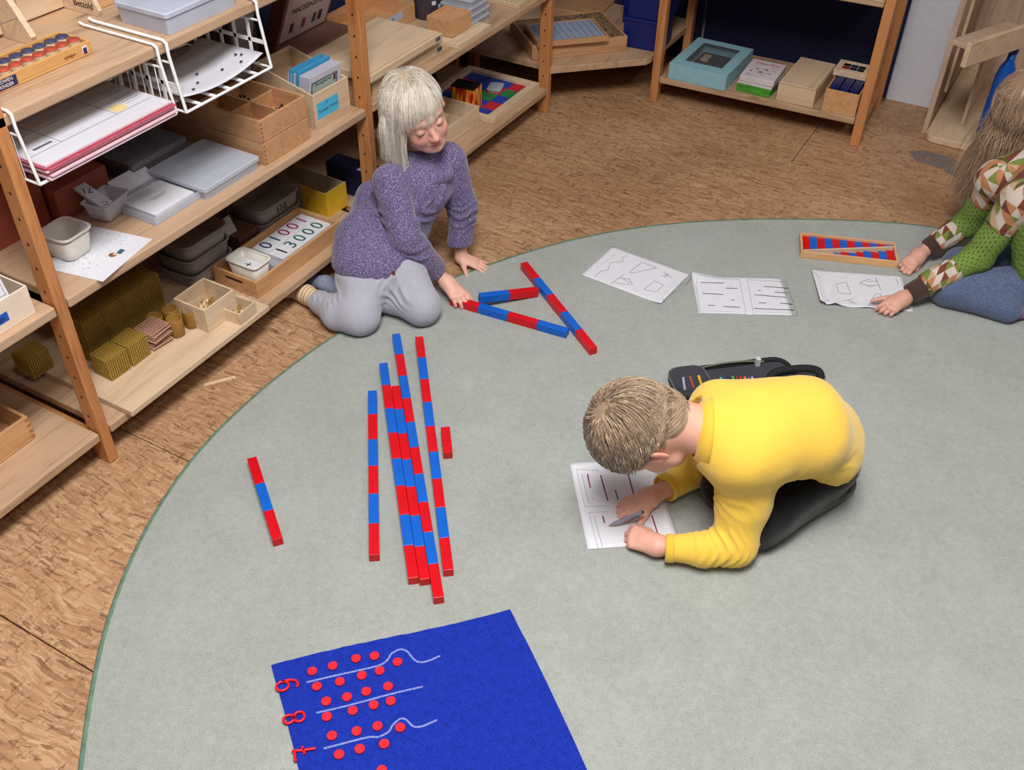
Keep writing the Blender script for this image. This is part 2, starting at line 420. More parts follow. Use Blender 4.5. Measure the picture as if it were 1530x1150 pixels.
# ================================================================== LEFT WALL SHELVING
sh = thing('bookcase', 'long oiled pine shelving unit with pegged posts along the left wall', 'shelf', (0, 0, 0))
HOLE = plain('dark_hole', (48, 26, 14), .9, .02)
PW, PD = .030, .047
def post(parent, x1, y0, h, holes=True, mat=POST, front=True):
    b = MB().box(x1 - PD, x1, y0, y0 + PW, 0, h).build('post', mat, parent, .003)
    if holes:
        hb = MB()
        for side in ((-1, y0), (1, y0 + PW)):
            z = .16
            while z < h - .05:
                for k in range(1):
                    n = 8; cx = x1 - PD / 2 + .0; yy = side[1] + side[0] * .0003
                    vs = [(cx + .0036 * math.cos(2 * math.pi * q / n), yy, z + .0045 * math.sin(2 * math.pi * q / n)) for q in range(n)]
                    vs2 = [(a, side[1] - side[0] * .004, c) for a, _, c in vs]
                    hb.loft([vs2, vs] if side[0] > 0 else [vs, vs2], smooth=False)
                z += .064
        hb.build('peg_hole', HOLE, b, kind='stuff')
    return b
for y0 in (1.119, 2.330, 3.555, -.09):
    post(sh, 0, y0, 1.55); post(sh, -.453, y0, 1.55, False)
    for z in (.05, 1.4): MB().box(-.453, -PD, y0 + .006, y0 + .024, z, z + .035).build('rung', POST_Y, sh, .002)
def board(x0, x1, y0, y1, ztop, mat=PINE, th=.026):
    mb = MB()
    n = 3; wd = (x1 - x0 - .001) / n
    mb.box(x0, x1, y0, y1, ztop - th, ztop)
    return mb.build('shelf_board', mat, sh, .004)
for (ya, yb, zz) in ((-.055, 1.116, .112), (-.055, 1.116, .512), (1.152, 2.327, .112), (1.152, 2.327, .512), (1.10, 2.327, .972), (2.363, 3.552, .512), (2.363, 3.552, .112)):
    board(-.49, .0, ya, yb, zz)
# rails under the bottom boards and metal clips at the posts
CLIP = plain('clear_bracket', (190, 190, 186), .3, .03, alpha=.8)
for (y, z) in ((1.105, .486), (1.105, .086), (2.316, .486)):
    MB().box(-.045, -.012, y - .006, y + .014, z - .010, z).build('shelf_clip', CLIP, sh, .002)
# dark navy cloth behind, extended across the left bay to deepen the shade
tag(MB().box(-.555, -.545, -.1, 4.38, .02, 1.5).build('backing_cloth', NAVY), 'dark navy cloth hung behind the left shelving, extended to deepen the shade in the left bay', 'cloth')

# ---- loose plywood panel on bottom shelf
tag(MB().box(-.40, .028, 1.205, 1.752, .1125, .131).build('plywood_board', PLY, None, .002), 'loose pale plywood panel jutting over the bottom shelf under the gold bead cubes', 'board')
PZ = .1312
# ---- things on the top board (z .972)
TZ = .9725
def number_box():
    t = thing('counting_tray', 'honey coloured wooden tray with two rows of blue and red topped pegs', 'tray', (-.135, 1.34, TZ))
    MB().openbox(-.055, .047, -.24, .125, 0, .03, .006).build('tray_body', HONEY, t, .0015)
    DB = plain('peg_top_blue', (58, 62, 96), .5, .05); DR = plain('peg_top_red', (176, 68, 48), .5, .05)
    for r, (xx, m) in enumerate(((-.018, DB), (.018, DR))):
        for k in range(11):
            yy = .103 - k * .0315
            p = MB().lathe([(.0145, .0065), (.0145, .030)], (xx, yy, 0), 14).build('peg', BIRCH, t)
            MB().lathe([(.0145, .0302), (.0145, .033), (.0, .033)], (xx, yy, 0), 14).build('peg_top', m, p)
    pm = plain('print_brown', (120, 66, 30), .6, .02); pb = plain('print_navy', (40, 44, 96), .6, .02); pw = plain('print_white', (220, 214, 200), .6, .02)
    MB().box(.0471, .0475, .098, .112, .006, .024).build('logo', pw, t)
    MB().box(.0476, .0478, .1, .110, .006, .019).build('logo', pb, t)
    text('spielgut', .010, (.0476, .062, .0145), (0, 1, 0), (0, 0, 1), pm, t)
    MB().box(.0471, .0475, -.135, -.08, .004, .026).build('logo', pb, t)
    text('LÖWEN\nKINDER', .010, (.0478, -.108, .0155), (0, 1, 0), (0, 0, 1), pw, t)
number_box()
def peg_rack():
    t = thing('wire_card_rack', 'pale wooden rack with sloping side and thin wires, left end of top shelf', 'rack', (-.375, 1.36, TZ))
    def wedge(y0, y1):
        mb = MB(); prof = [(-.10, 0), (.135, 0), (.145, .02), (-.03, .30), (-.10, .30)]
        vs = [(x, y, z) for y in (y0, y1) for x, z in prof]; n = 5
        fs = [tuple(range(n)), tuple(reversed(range(n, 2 * n)))] + [((i + 1) % n, i, n + i, n + (i + 1) % n) for i in range(n)]
        return mb.add(vs, fs)
    wedge(.06, .075).build('side_panel', BIRCH, t, .001)
    wedge(-.2, -.185).build('side_panel', BIRCH, t, .001)
    MB().box(-.1, -.09, -.185, .06, 0, .3).build('back_panel', PLY, t)
    for k in range(3):
        z = .06 + k * .07; x = .115 - k * .048
        MB().box(x - .075, x - .066, -.18, .058, z - .05, z + .03).build('card_rest', BIRCH, t, .001)
        MB().tube([(x, -.185, z), (x, .062, z)], .0014, 6).build('wire', plain('steel_wire', (190, 180, 165), .3, .02, metallic=.8), t)
peg_rack()
t = thing('plywood_case', 'flat pale plywood case standing upright at the back of the top shelf', 'box', (-.40, 1.553, TZ))
MB().box(-.055, .035, -.06, .075, 0, .11).build('case_body', BIRCH, t, .002)
MB().box(.0352, .042, -.056, .071, .004, .106).build('sliding_lid', PLY, t, .001)
t = thing('bead_stand', 'wooden stand with sloping side panel holding a string of blue beads', 'stand', (-.30, 1.66, TZ))
mb = MB(); prof = [(-.16, 0), (.055, 0), (.062, .015), (-.01, .16), (-.16, .16)]
for y0, y1 in ((-.035, -.023),):
    vs = [(x, y, z) for y in (y0, y1) for x, z in prof]; n = 5
    mb.add(vs, [tuple(range(n)), tuple(reversed(range(n, 2 * n)))] + [((i + 1) % n, i, n + i, n + (i + 1) % n) for i in range(n)])
mb.build('side_panel', BIRCH, t, .001)
MB().box(-.16, .02, -.023, .19, .0, .012).build('base_board', BEECHY, t, .001)
text('Betzold', .022, (.012, -.0354, .022), (1, 0, 0), (0, 0, 1), plain('burnt_print', (60, 30, 16), .8, .02), t)
BB = plain('blue_bead', (40, 70, 190), .25, .03)
for k in range(8): MB().sphere((-.02, 0 + k * .022, .022), .0105, 10, 8).build('bead', BB, t)

def lidded_box(name, label, loc, sx, sy, h, mat, rz=0, rim=.003, lid=.012, cat='box', group=None, fill=None):
    t = thing(name, label, cat, loc, rz, group)
    L0 = [(x, y, 0) for x, y in rrect(-sx / 2 + .003, sx / 2 - .003, -sy / 2 + .003, sy / 2 - .003, .008)]
    L1 = [(x, y, h - lid) for x, y in rrect(-sx / 2 + .0005, sx / 2 - .0005, -sy / 2 + .0005, sy / 2 - .0005, .008)]
    MB().loft([L0, L1], smooth=False).build('tub', mat, t)
    a = [(x, y, h - lid + .0005) for x, y in rrect(-sx / 2 - rim, sx / 2 + rim, -sy / 2 - rim, sy / 2 + rim, .01)]
    b = [(x, y, h - .002) for x, y in rrect(-sx / 2 - rim, sx / 2 + rim, -sy / 2 - rim, sy / 2 + rim, .01)]
    c = [(x, y, h) for x, y in rrect(-sx / 2 - rim + .004, sx / 2 + rim - .004, -sy / 2 - rim + .004, sy / 2 + rim - .004, .008)]
    MB().loft([a, b, c], smooth=False).build('lid', mat, t)
    if fill:
        MB().box(-sx / 2 + .012, sx / 2 - .012, -sy / 2 + .012, sy / 2 - .012, .004, h - lid - .004).build('contents', fill, t)
    return t
lidded_box('plastic_box', 'large milky clear plastic box with lid on the top shelf', (-.095, 1.745, TZ), .165, .235, .052, CLEAR2, fill=PAPERC)

# ---- wire baskets hung from the top board
def basket(y0, y1, label, thin, xf=.03, xb=-.27, zt=.875, zb=.818, hook_b=-.225, w=.008):
    t = thing('wire_basket', label, 'basket', (0, 0, 0), 0, None)
    hz = TZ + .005
    for y in (y0, y1):
        MB().tube([(hook_b - .012, y, hz + .004), (hook_b, y, hz), (.000, y, hz), (.010, y, hz - .006), (.010, y, hz - .035), (xf, y, zb)], .0037 if thin else .0042, 8).build('hanger', WIRE, t)
    fr = MB()
    fr.tube([(xf, y0, zb), (xf, y1, zb)], .0037, 8)
    fr.tube([(xf, y0, zb), (xb, y0, zb), (xb, y0, .94)], .0032, 8); fr.tube([(xf, y1, zb), (xb, y1, zb), (xb, y1, .94)], .0032, 8)
    fr.tube([(xb, y0, zb), (xb, y1, zb)], .0032, 8)
    zr = .925
    for y in (y0, y1): fr.tube([(.014, y, zr), (xb, y, zr)], .003, 8)
    fr.tube([(xb, y0, zr), (xb, y1, zr)], .003, 8)
    fr.build('basket_frame', WIRE, t)
    gd = MB()
    if thin:
        for k in range(11):
            x = -.012 - k * .0245
            for y in (y0, y1): gd.tube([(x, y, zb), (x, y, zr)], .0014, 5)
        n = 9
        for k in range(1, n): y = y0 + (y1 - y0) * k / n; gd.tube([(xf, y, zb), (xb, y, zb), (xb, y, zr)], .0014, 5)
    else:
        for k in range(5):
            x = -.03 - k * .05
            for y in (y0, y1): gd.bar((x, y, zb), (x, y, zr), .003, .009, (1, 0, 0))
        n = 6
        for k in range(1, n):
            y = y0 + (y1 - y0) * k / n; gd.bar((xf, y, zb), (xb, y, zb), .011, .003); gd.bar((xb, y, zb), (xb, y, zr), .011, .003, (1, 0, 0))
        for y in (y0, y1):
            gd.bar((xf - .012, y, .87), (xb, y, .87), .003, .010)
    gd.build('grid', WIRE, t, kind='stuff')
    return t
basket(1.158, 1.562, 'left white wire basket hung under the top shelf, holding pink edged worksheets', True)
basket(1.592, 1.905, 'right white strip basket hung under the top shelf, holding loose white sheets', False, zb=.806)
PINK = plain('pink_paper_edge', (186, 84, 106), .7, .05)
PINK2 = plain('pale_pink_paper', (218, 188, 198), .7, .03)
for k in range(9):
    dx = random.Random(k).uniform(-.006, .006); dy = random.Random(k + 50).uniform(-.004, .004)
    z = .8225 + k * .0036
    t = thing('worksheet', 'pink edged worksheet in the left basket, %s of the pile' % ORD[k] if k < 8 else 'topmost pink edged worksheet with a yellow box in the left basket', 'paper', (-.105 + dx, 1.362 + dy, z), 0, 'pink worksheets' if k < 8 else None)
    MB().box(-.12, .148, -.186, .186, 0, .003).build('sheet', PINK if k in (3, 6, 7) else PINK2, t)
    if k == 8:
        MB().box(-.116, .144, -.182, .182, .0031, .0034).build('printed_page', PAPERC, t)
        ln = MB(); zz = .0036
        for x in (-.06, .0, .09): strip(ln, [(x, -.175), (x, .175)], .0012, zz)
        for y in (-.09, .07): strip(ln, [(-.06, y), (.09, y)], .0012, zz)
        for q in range(9): strip(ln, [(-.03 + q * .012, .12), (-.03 + q * .012, .168)], .0008, zz)
        ln.build('table_lines', INK, t, kind='stuff')
        MB().box(.05, .085, .075, .112, .0035, .0038).build('yellow_box', plain('print_yellow', (222, 200, 140), .7, .02), t)
        MB().box(.065, .073, -.15, -.10, .0035, .0038).build('grey_bar', INK, t)
def curved_sheet(name, label, x0, x1, y0, y1, zf, mat, cat='paper', n=12, m=10):
    """sheet as a thin grid; zf(u,v) lifts it"""
    mb = MB(); vs = []
    for i in range(n + 1):
        for j in range(m + 1):
            u, v = i / n, j / m; vs.append((x0 + (x1 - x0) * u, y0 + (y1 - y0) * v, zf(u, v)))
    fs = [(i * (m + 1) + j, (i + 1) * (m + 1) + j, (i + 1) * (m + 1) + j + 1, i * (m + 1) + j + 1) for i in range(n) for j in range(m)]
    mb.smooth = True; mb.add(vs, fs)
    o = mb.build(name, mat)
    s = o.modifiers.new('thickness', 'SOLIDIFY'); s.thickness = .0006; s.offset = 0
    return tag(o, label, cat) if label else o
tsh = thing('worksheet', 'white worksheet sagging over the strips of the right basket', 'paper', (0, 0, 0))
o = curved_sheet('sheet', None, -.2, .018, 1.605, 1.895, lambda u, v: .818 + .026 * abs(v - .45) ** 2 * 3 + .004 * u, PAPERC); o.parent = tsh
for k, (x, y) in enumerate(((-.03, 1.70), (-.005, 1.66), (-.03, 1.79), (-.01, 1.84), (-.07, 1.74), (-.045, 1.86), (-.03, 1.865))):
    MB().box(x - .003, x + .003, y - .004, y + .004, .8262 + .03 * abs((y - 1.735) / .29) ** 2 * 2.6, .8268 + .03 * abs((y - 1.735) / .29) ** 2 * 2.6).build('printed_mark', INKD, tsh)
o = curved_sheet('worksheet', 'worksheet tinted brown for the shade of the shelf, under the white one in the right basket', -.25, -.02, 1.61, 1.88, lambda u, v: .812 + .006 * math.sin(v * 3), plain('shade_tinted_paper', (190, 170, 150), .8, .04))  # brown tint paints the top shelf's shade onto this sheet

# ================================================================== MIDDLE BOARD, MIDDLE BAY (z .512)
BZ = .5125
# picture sheet with white tub
t = thing('picture_sheet', 'white sheet printed with a small boy and dots under the enamel tub', 'paper', (-.088, 1.327, BZ), .18)
MB().box(-.088, .088, -.10, .10, 0, .0008).build('sheet', PAPER, t)
d = MB(); rnd = random.Random(4)
for k in range(60):
    x, y = rnd.uniform(-.075, .03), rnd.uniform(-.08, .09)
    d.box(x, x + .003, y, y + .002, .0009, .0011)
d.build('dots', plain('print_teal', (110, 140, 150), .7, .02), t, kind='stuff')
MB().lathe([(.010, .0009), (.010, .0013)], (.04, .005, 0), 12).build('printed_hair', plain('print_hair', (130, 84, 60), .7, .02), t)
MB().lathe([(.006, .0014), (.006, .0016)], (.044, .010, 0), 12).build('printed_face', plain('print_face', (228, 180, 160), .7, .02), t)
MB().box(.042, .056, .014, .034, .0009, .0013).build('printed_body', plain('print_blue', (60, 96, 116), .7, .02), t)
def tub(name, label, loc, sx, sy, h, mat, rz=0, r=.018, taper=.82, t_=.0022, rimw=.003, group=None, parts=True, cat='tub'):
    T = thing(name, label, cat, loc, rz, group)
    def lp(a, z, off=0): return [(x, y, z) for x, y in rrect(-sx / 2 * a - off, sx / 2 * a + off, -sy / 2 * a - off, sy / 2 * a + off, r * a)]
    MB().loft([lp(taper, 0, -.004), lp(taper, .004), lp(1, h), lp(1, h, -t_), lp(taper, .008, -t_)], cap0=True, cap1=True).build('shell', mat, T)
    MB().loft([lp(1, h - .003, rimw), lp(1, h + .001, rimw + .001), lp(1, h + .0025, 0), lp(1, h, -t_ - .001)], cap0=False, cap1=False).build('rim', mat, T)
    return T
ENAMEL = plain('cream_enamel', (226, 222, 212), .25, .02)
tub('enamel_tub', 'cream square tub standing on the printed sheet of the middle shelf', (-.145, 1.295, BZ + .001), .095, .092, .066, ENAMEL, .06, r=.022)
# clear box with cards, larger clear box
t = thing('card_box', 'open clear plastic box with white cards on the middle shelf', 'box', (-.135, 1.583, BZ), .0)
mb = MB().openbox(-.082, .078, -.09, .085, 0, .022, .002); mb.build('tray', CLEAR, t, .001)
for k in range(6): MB().box(-.06 + k * .0005, .068, -.075, .065, .003 + k * .003, .0055 + k * .003).build('card', PAPER, t)
mb = MB(); strip(mb, [(.0, -.03), (.0, .03)], .0015, .0212); strip(mb, [(.008, -.02), (.008, .025)], .001, .0212); mb.build('print', INK, t)
lidded_box('plastic_box', 'flat milky clear plastic box between the card box and the brown wooden box', (-.135, 1.762, BZ), .205, .215, .036, CLEAR, fill=PAPERC)
# grey game box behind
t = thing('game_box', 'dark grey flat box at the back of the middle shelf', 'box', (-.345, 1.72, BZ))
MB().box(-.09, .09, -.10, .10, 0, .04).build('box_base', plain('grey_card', (104, 104, 112), .6, .08, 20), t, .002)
MB().box(-.092, .092, -.102, .102, .041, .058).build('box_lid', plain('grey_card_lid', (126, 126, 136), .6, .08, 20), t, .002)
# terracotta boxes at the back left
TER = plain('terracotta_card', (150, 72, 54), .7, .06, 16)
tag(MB().box(-.44, -.30, 1.17, 1.37, BZ, BZ + .145).build('card_box', TER, None, .002), 'large terracotta red box at the back left of the middle shelf', 'box')
tag(MB().box(-.44, -.27, 1.38, 1.55, BZ, BZ + .09).build('card_box', plain('red_brown_card', (160, 82, 60), .7, .06, 16), None, .002), 'low red brown box beside the numbered card strip', 'box')
# angled tub with number strips
t = tub('slip_tub', 'translucent white tub holding a long numbered card strip', (-.205, 1.475, BZ), .075, .10, .05, plain('translucent_tub', (206, 204, 212), .3, .03, alpha=.8), .2, r=.01)
st_ = thing('number_strip', 'long white card strip numbered 71 leaning out of the tub', 'card', (-.225, 1.458, BZ + .045))
Mx = Matrix.Rotation(math.radians(-12), 4, 'Y') @ Matrix.Rotation(math.radians(8), 4, 'Z')
mb = MB(); M3 = Matrix.Rotation(math.radians(18), 3, 'Y'); mb.obox((-.02, 0, .016), (.16, .036, .008), M3); mb.build('strip', PAPER, st_)
text('71', .030, Vector((-.022, 0, .016)) + M3 @ Vector((0, 0, .0045)), M3 @ Vector((-.5, -1, 0)), M3 @ Vector((1, -.5, 0)), INKD, st_)
text('C', .022, Vector((-.022, 0, .016)) + M3 @ Vector((.062, 0, .0045)), M3 @ Vector((-.5, -1, 0)), M3 @ Vector((1, -.5, 0)), INKD, st_)
t = thing('label_card', 'bent white card with small black writing behind the clear card box', 'card', (-.235, 1.60, BZ))
M3 = Matrix.Rotation(math.radians(35), 3, 'Y')
MB().obox((0, 0, .022), (.075, .125, .002), M3).build('card', PAPER, t)
text('nur und 21 w', .016, Vector((0, 0, .022)) + M3 @ Vector((.028, .01, .0014)), (0, 1, 0), M3 @ Vector((-1, 0, 0)), INKD, t)

# wooden bead box: two stacked divided boxes
def bead_box(z0, label, top):
    t = thing('bead_box', label, 'box', (-.20, 1.985, BZ + z0))
    w_ = MB()
    if top:
        w_.openbox(-.19, .175, -.10, .10, 0, .066, .008, .010)
        for x in (-.07, .055): w_.box(x - .003, x + .003, -.092, .092, .01, .058)
        w_.box(-.182, .167, -.003, .003, .01, .058)
    else: w_.box(-.19, .175, -.10, .10, 0, .066)
    w_.build('box_body', BEECH, t, .0015)
    fj = MB()
    for k in range(5): fj.box(.1752, .1754, -.0995, -.0925, .003 + k * .0125, .009 + k * .0125)
    fj.build('finger_joint', plain('end_grain', (150, 96, 58), .6, .05), t, kind='stuff')
    return t
bead_box(0, 'lower of the two stacked brown wooden bead boxes', False)
bb_ = bead_box(.0675, 'upper divided brown wooden box with loose beads in its compartments', True)
rnd = random.Random(9); bd = MB(); bp = MB()
for k in range(60):
    q = rnd.choice((0, 1)); x = rnd.uniform(.07, .15) if q else rnd.uniform(-.05, .04); y = rnd.uniform(-.085, -.045) if q else rnd.uniform(.03, .08)
    (bp if q else bd).sphere((x, y, .016 + rnd.uniform(0, .01)), .0048, 6, 5)
for k in range(30): bd.sphere((rnd.uniform(.10, .15), rnd.uniform(.04, .08), .016 + rnd.uniform(0, .012)), .0048, 6, 5)
bd.build('black_bead', plain('black_bead', (34, 30, 32), .3, .02), bb_, kind='stuff'); bp.build('pale_bead', plain('pale_bead', (214, 188, 160), .3, .02), bb_, kind='stuff')

# file box with blue cards
def file_box():
    t = thing('file_box', 'pale plywood file box with a handwritten blue label', 'box', (-.045, 2.215, BZ), -.03)
    MB().box(.0, .007, -.082, .082, 0, .108).build('front_panel', PLY, t, .001)
    for s in (-1, 1):
        mb = MB(); y = s * .0785; pr = [(0, 0), (-.21, 0), (-.21, .155), (0, .108)]
        vs = [(x, y + dy, z) for dy in (-.003, .003) for x, z in pr]
        mb.add(vs, [(0, 1, 2, 3), (7, 6, 5, 4)] + [((i + 1) % 4, i, 4 + i, 4 + (i + 1) % 4) for i in range(4)])
        mb.build('side_panel', PLY, t)
    MB().box(-.21, 0, -.075, .075, 0, .005).build('bottom_panel', PLY, t); MB().box(-.217, -.2102, -.082, .082, 0, .155).build('back_panel', PLY, t)
    LB = plain('sky_blue_label', (74, 184, 226), .7, .02)
    MB().box(.0072, .0076, -.070, .028, .028, .078).build('paper_label', LB, t)
    bi = plain('blue_ink', (30, 90, 130), .7, .02)
    text('Türkise Wand', .0155, (.0078, -.021, .050), (0, 1, .02), (0, 0, 1), bi, t)
    text('TTT', .007, (.0078, -.025, .068), (0, 1, 0), (0, 0, 1), bi, t)
    CB = plain('blue_divider', (70, 168, 214), .6, .03); CW = plain('lilac_white_card', (206, 206, 222), .7, .02)
    for k in range(16):
        x = -.018 - k * .0052; m = CB if k in (8, 9, 12, 14) else CW
        h = .150 if m is CW else .162
        c = thing('index_card', ('white index card in the blue labelled file box, %s card from the front' if m is CW else 'sky blue divider in the labelled file box, %s card from the front') % ROW[k], 'card', (-.045 + x, 2.215, BZ + .006), -.03, 'white index cards' if m is CW else 'blue divider cards')
        if k == 0: c['label'] = 'front card with a grey framed picture in the labelled file box'; del c['group']; c['category'] = 'card'
        mb = MB(); M3 = Matrix.Rotation(math.radians(10), 3, 'Y'); mb.obox((-.0, .0, h / 2), (.0016, .146, h), M3); mb.build('card', m, c)
        if k == 0:
            f = MB(); cc = Vector((0, 0, h / 2)); px = lambda y, z: cc + M3 @ Vector((.0012, y, z))
            for a, b in (((-.062, .055), (.052, .055)), ((.052, .055), (.052, -.04)), ((-.062, .055), (-.062, -.05))): f.bar(px(*a), px(*b), .004, .0008)
            f.build('printed_frame', plain('slate_print', (58, 78, 92), .6, .02), c)
            mb = MB(); mb.obox(cc + M3 @ Vector((.0009, -.005, 0)), (.0004, .112, .108), M3); mb.build('printed_panel', plain('mint_print', (176, 196, 186), .7, .02), c)
            text('Übungskartei', .015, px(-.012, .044), (0, 1, 0), M3 @ Vector((0, 0, 1)), INKD, c)
            g1 = MB(); g1.obox(px(.042, .040), (.0004, .011, .020), M3); g1.build('printed_figure', plain('brown_print', (92, 60, 62), .7, .04), c)
file_box()

# ================================================================== BOTTOM SHELF, MIDDLE BAY
GOLD = plain('gold_bead', (166, 132, 54), .22, .04, 20); COP = plain('copper_bead', (196, 152, 128), .3, .04, 20)
GOLDD = plain('bead_shadow_core', (60, 48, 18), .8, .02); COPD = plain('copper_shadow_core', (96, 60, 46), .8, .02)  # dark core colours paint the shade in the gaps between beads
def bead_mesh(nx, ny, nz, p):
    mb = MB()
    for i in range(nx):
        for j in range(ny):
            for k in range(nz):
                if i in (0, nx - 1) or j in (0, ny - 1) or k == nz - 1:
                    mb.sphere(((i + .5) * p - nx * p / 2, (j + .5) * p - ny * p / 2, (k + .5) * p), p * .5, 6, 4)
    return mb.mesh('beads', [GOLD])
BM = bead_mesh(10, 10, 10, .0069)
def bead_cube(x, y, label, z=PZ, group=None, rz=0):
    t = thing('bead_cube', label, 'beads', (x, y, z), rz, group)
    link('beads', BM, t, kind='stuff')
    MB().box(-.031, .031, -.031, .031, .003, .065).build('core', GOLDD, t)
    return t
bead_cube(-.136, 1.302, 'gold bead cube nearest the front left post of the bottom shelf', rz=-.03)
bead_cube(-.134, 1.374, 'gold bead cube between the front cube and the copper bead stack', rz=.03)
for k, (x, y) in enumerate(((-.215, 1.33), (-.215, 1.40), (-.215, 1.47), (-.215, 1.54), (-.30, 1.20))):
    bead_cube(x - .02, y, 'gold bead cube in the dark second row of the bottom shelf, %s from the left' % ROW[k] if k < 4 else 'gold bead cube seen in the dark left of the post', group='shaded gold bead cubes' if k < 4 else None)
for k in range(4): bead_cube(-.235, 1.33 + k * .07, 'gold bead cube on top of the dark second row, %s from the left' % ROW[k], PZ + .070, 'upper shaded gold bead cubes')
bs = MB()
for i in range(10):
    for j in range(10):
        bs.sphere(((i - 4.5) * .0069, (j - 4.5) * .0069, .00345), .0034, 6, 4)
BS = bs.mesh('beads', [COP])
rnd = random.Random(3)
for k in range(8):
    t = thing('bead_square', 'copper coloured bead square, %s of the crooked stack' % ORD[k] if k < 7 else 'topmost copper coloured bead square of the crooked stack', 'beads', (-.128 + rnd.uniform(-.006, .006), 1.452 + rnd.uniform(-.006, .006), PZ + k * .0072), rnd.uniform(-.12, .12), 'copper bead squares' if k < 7 else None)
    link('beads', BS, t, kind='stuff')
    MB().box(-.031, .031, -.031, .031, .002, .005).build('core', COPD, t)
OLIVE = plain('olive_cup', (152, 112, 50), .4, .05, 14)
for (x, y, lab) in ((-.105, 1.512, 'front left olive brown round cup on the bottom shelf'), (-.098, 1.566, 'front right olive brown round cup beside the bead tray'), (-.148, 1.540, 'rear right olive brown round cup behind the front pair'), (-.160, 1.492, 'rear left olive brown round cup half hidden by the bead stack')):
    t = thing('round_cup', lab, 'cup', (x, y, PZ))
    MB().lathe([(.0215, 0), (.0225, .001), (.0225, .054), (.0219, .0552), (.0200, .0552), (.0193, .054), (.0190, .008), (.0001, .0075)], n=28).build('cup_body', OLIVE, t)
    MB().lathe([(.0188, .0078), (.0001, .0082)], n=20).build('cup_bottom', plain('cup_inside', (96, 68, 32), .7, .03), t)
def loose_beads(t, x0, x1, y0, y1, z, n, s, r=.0034):
    rnd = random.Random(s); mb = MB()
    for k in range(n):
        x, y, a = rnd.uniform(x0, x1), rnd.uniform(y0, y1), rnd.uniform(0, 3.14)
        for j in range(5): 
            qx, qy = x + (j - 2) * r * 2 * math.cos(a), y + (j - 2) * r * 2 * math.sin(a)
            if x0 < qx < x1 and y0 < qy < y1: mb.sphere((qx, qy, z + r + rnd.uniform(0, .010) * (k % 3)), r, 6, 4)
    mb.build('bead_bars', GOLD, t, kind='stuff')
t = thing('bead_tray', 'square pale wooden box holding loose gold bead bars', 'box', (-.092, 1.622, PZ), .0)
MB().openbox(-.056, .062, -.062, .062, 0, .078, .006).build('box_body', BIRCH, t, .001); loose_beads(t, -.045, .05, -.05, .05, .006, 60, 5)
t = thing('bead_tray', 'small low wooden box with a few gold beads at the panel edge', 'box', (-.012, 1.668, PZ), .05)
MB().openbox(-.036, .036, -.036, .036, 0, .04, .005).build('box_body', BIRCH, t, .001); loose_beads(t, -.028, .028, -.028, .028, .006, 10, 7, .003)
# number card tray
t = thing('card_tray', 'long shallow wooden tray with a handle slot at its end', 'tray', (-.125, 1.985, .1125))
MB().openbox(-.088, .085, -.205, .205, 0, .058, .008).build('tray_body', BEECHY, t, .0015)
MB().box(-.035, .03, -.2054, -.2050, .036, .044).build('handle_slot', HOLE, t)
tub('small_tub', 'small white square tub with a plus card inside the long wooden tray', (-.118, 1.842, .121), .118, .078, .076, ENAMEL, 0, r=.018)
t = thing('plus_card', 'small white card with a plus sign in the white tub', 'card', (-.118, 1.842, .172))
MB().box(-.036, .036, -.024, .024, 0, .0008).build('card', PAPER, t); text('+', .045, (0, 0, .0011), (0, 1, 0), (-1, 0, 0), INKD, t, thick=.0002)
t = thing('card_case', 'clear case of numbered cards lying in the long wooden tray', 'box', (-.13, 2.055, .121), .0)
MB().openbox(-.068, .068, -.155, .13, 0, .030, .002).build('clear_tray', CLEAR, t)
GI = plain('green_ink', (30, 96, 84), .6, .02); PI_ = plain('magenta_ink', (150, 40, 90), .6, .02); BI = plain('navy_ink', (32, 44, 96), .6, .02)
for (x, s, cols) in ((-.032, '01001', (BI, BI, PI_, PI_, PI_)), (.032, '13000', (INKD, GI, GI, GI, GI))):
    c = thing('number_card', 'inner stack of white number cards with blue and magenta digits in the clear case' if s == '01001' else 'outer stack of white number cards with green digits in the clear case', 'card', (-.13 + x, 2.055, .1235))
    for k in range(4): MB().box(-.030, .030, -.118, .124, k * .0085, k * .0085 + .008).build('card', PAPER, c, .001)
    for i, ch in enumerate(s): text(ch, .064, (0, -.085 + i * .044 + (.0), .0344), (1, 0, 0) if False else (0, 1, 0), (-1, 0, 0), cols[i], c, thick=.0002)
# grey tubs
for k in range(3):
    tub('storage_tub', ['lowest', 'middle', 'topmost'][k] + ' grey tub of the leaning stack behind the bead tray', (-.287, 1.79, .1125 + k * .05), .145, .19 - k * .003, .058, GREYPL, .04 - .03 * k, r=.03, taper=.9)
for k in range(2):
    t = tub('storage_tub', ['lower', 'upper'][k] + ' grey tub of the pair with handwritten numbers behind the number cards', (-.298, 2.125, .1125 + k * .052), .155, .20, .06, GREYPL, -.02 * k, r=.03, taper=.9)
    text('011' if k == 0 else '110', .035, (.0775, .0, .032), (0, 1, 0), (0, 0, 1), INKD, t)
t = thing('label_box', 'small dark brown box with a white label card between the grey tubs', 'box', (-.275, 1.965, .1125))
MB().box(-.05, .05, -.045, .045, 0, .075).build('box_body', plain('dark_brown_card', (96, 62, 44), .7, .06), t, .002)
M3 = Matrix.Rotation(math.radians(-25), 3, 'Y'); MB().obox((-.0, -.035, .10), (.0015, .05, .055), M3).build('label_card', plain('grey_label', (190, 186, 186), .7, .02), t)
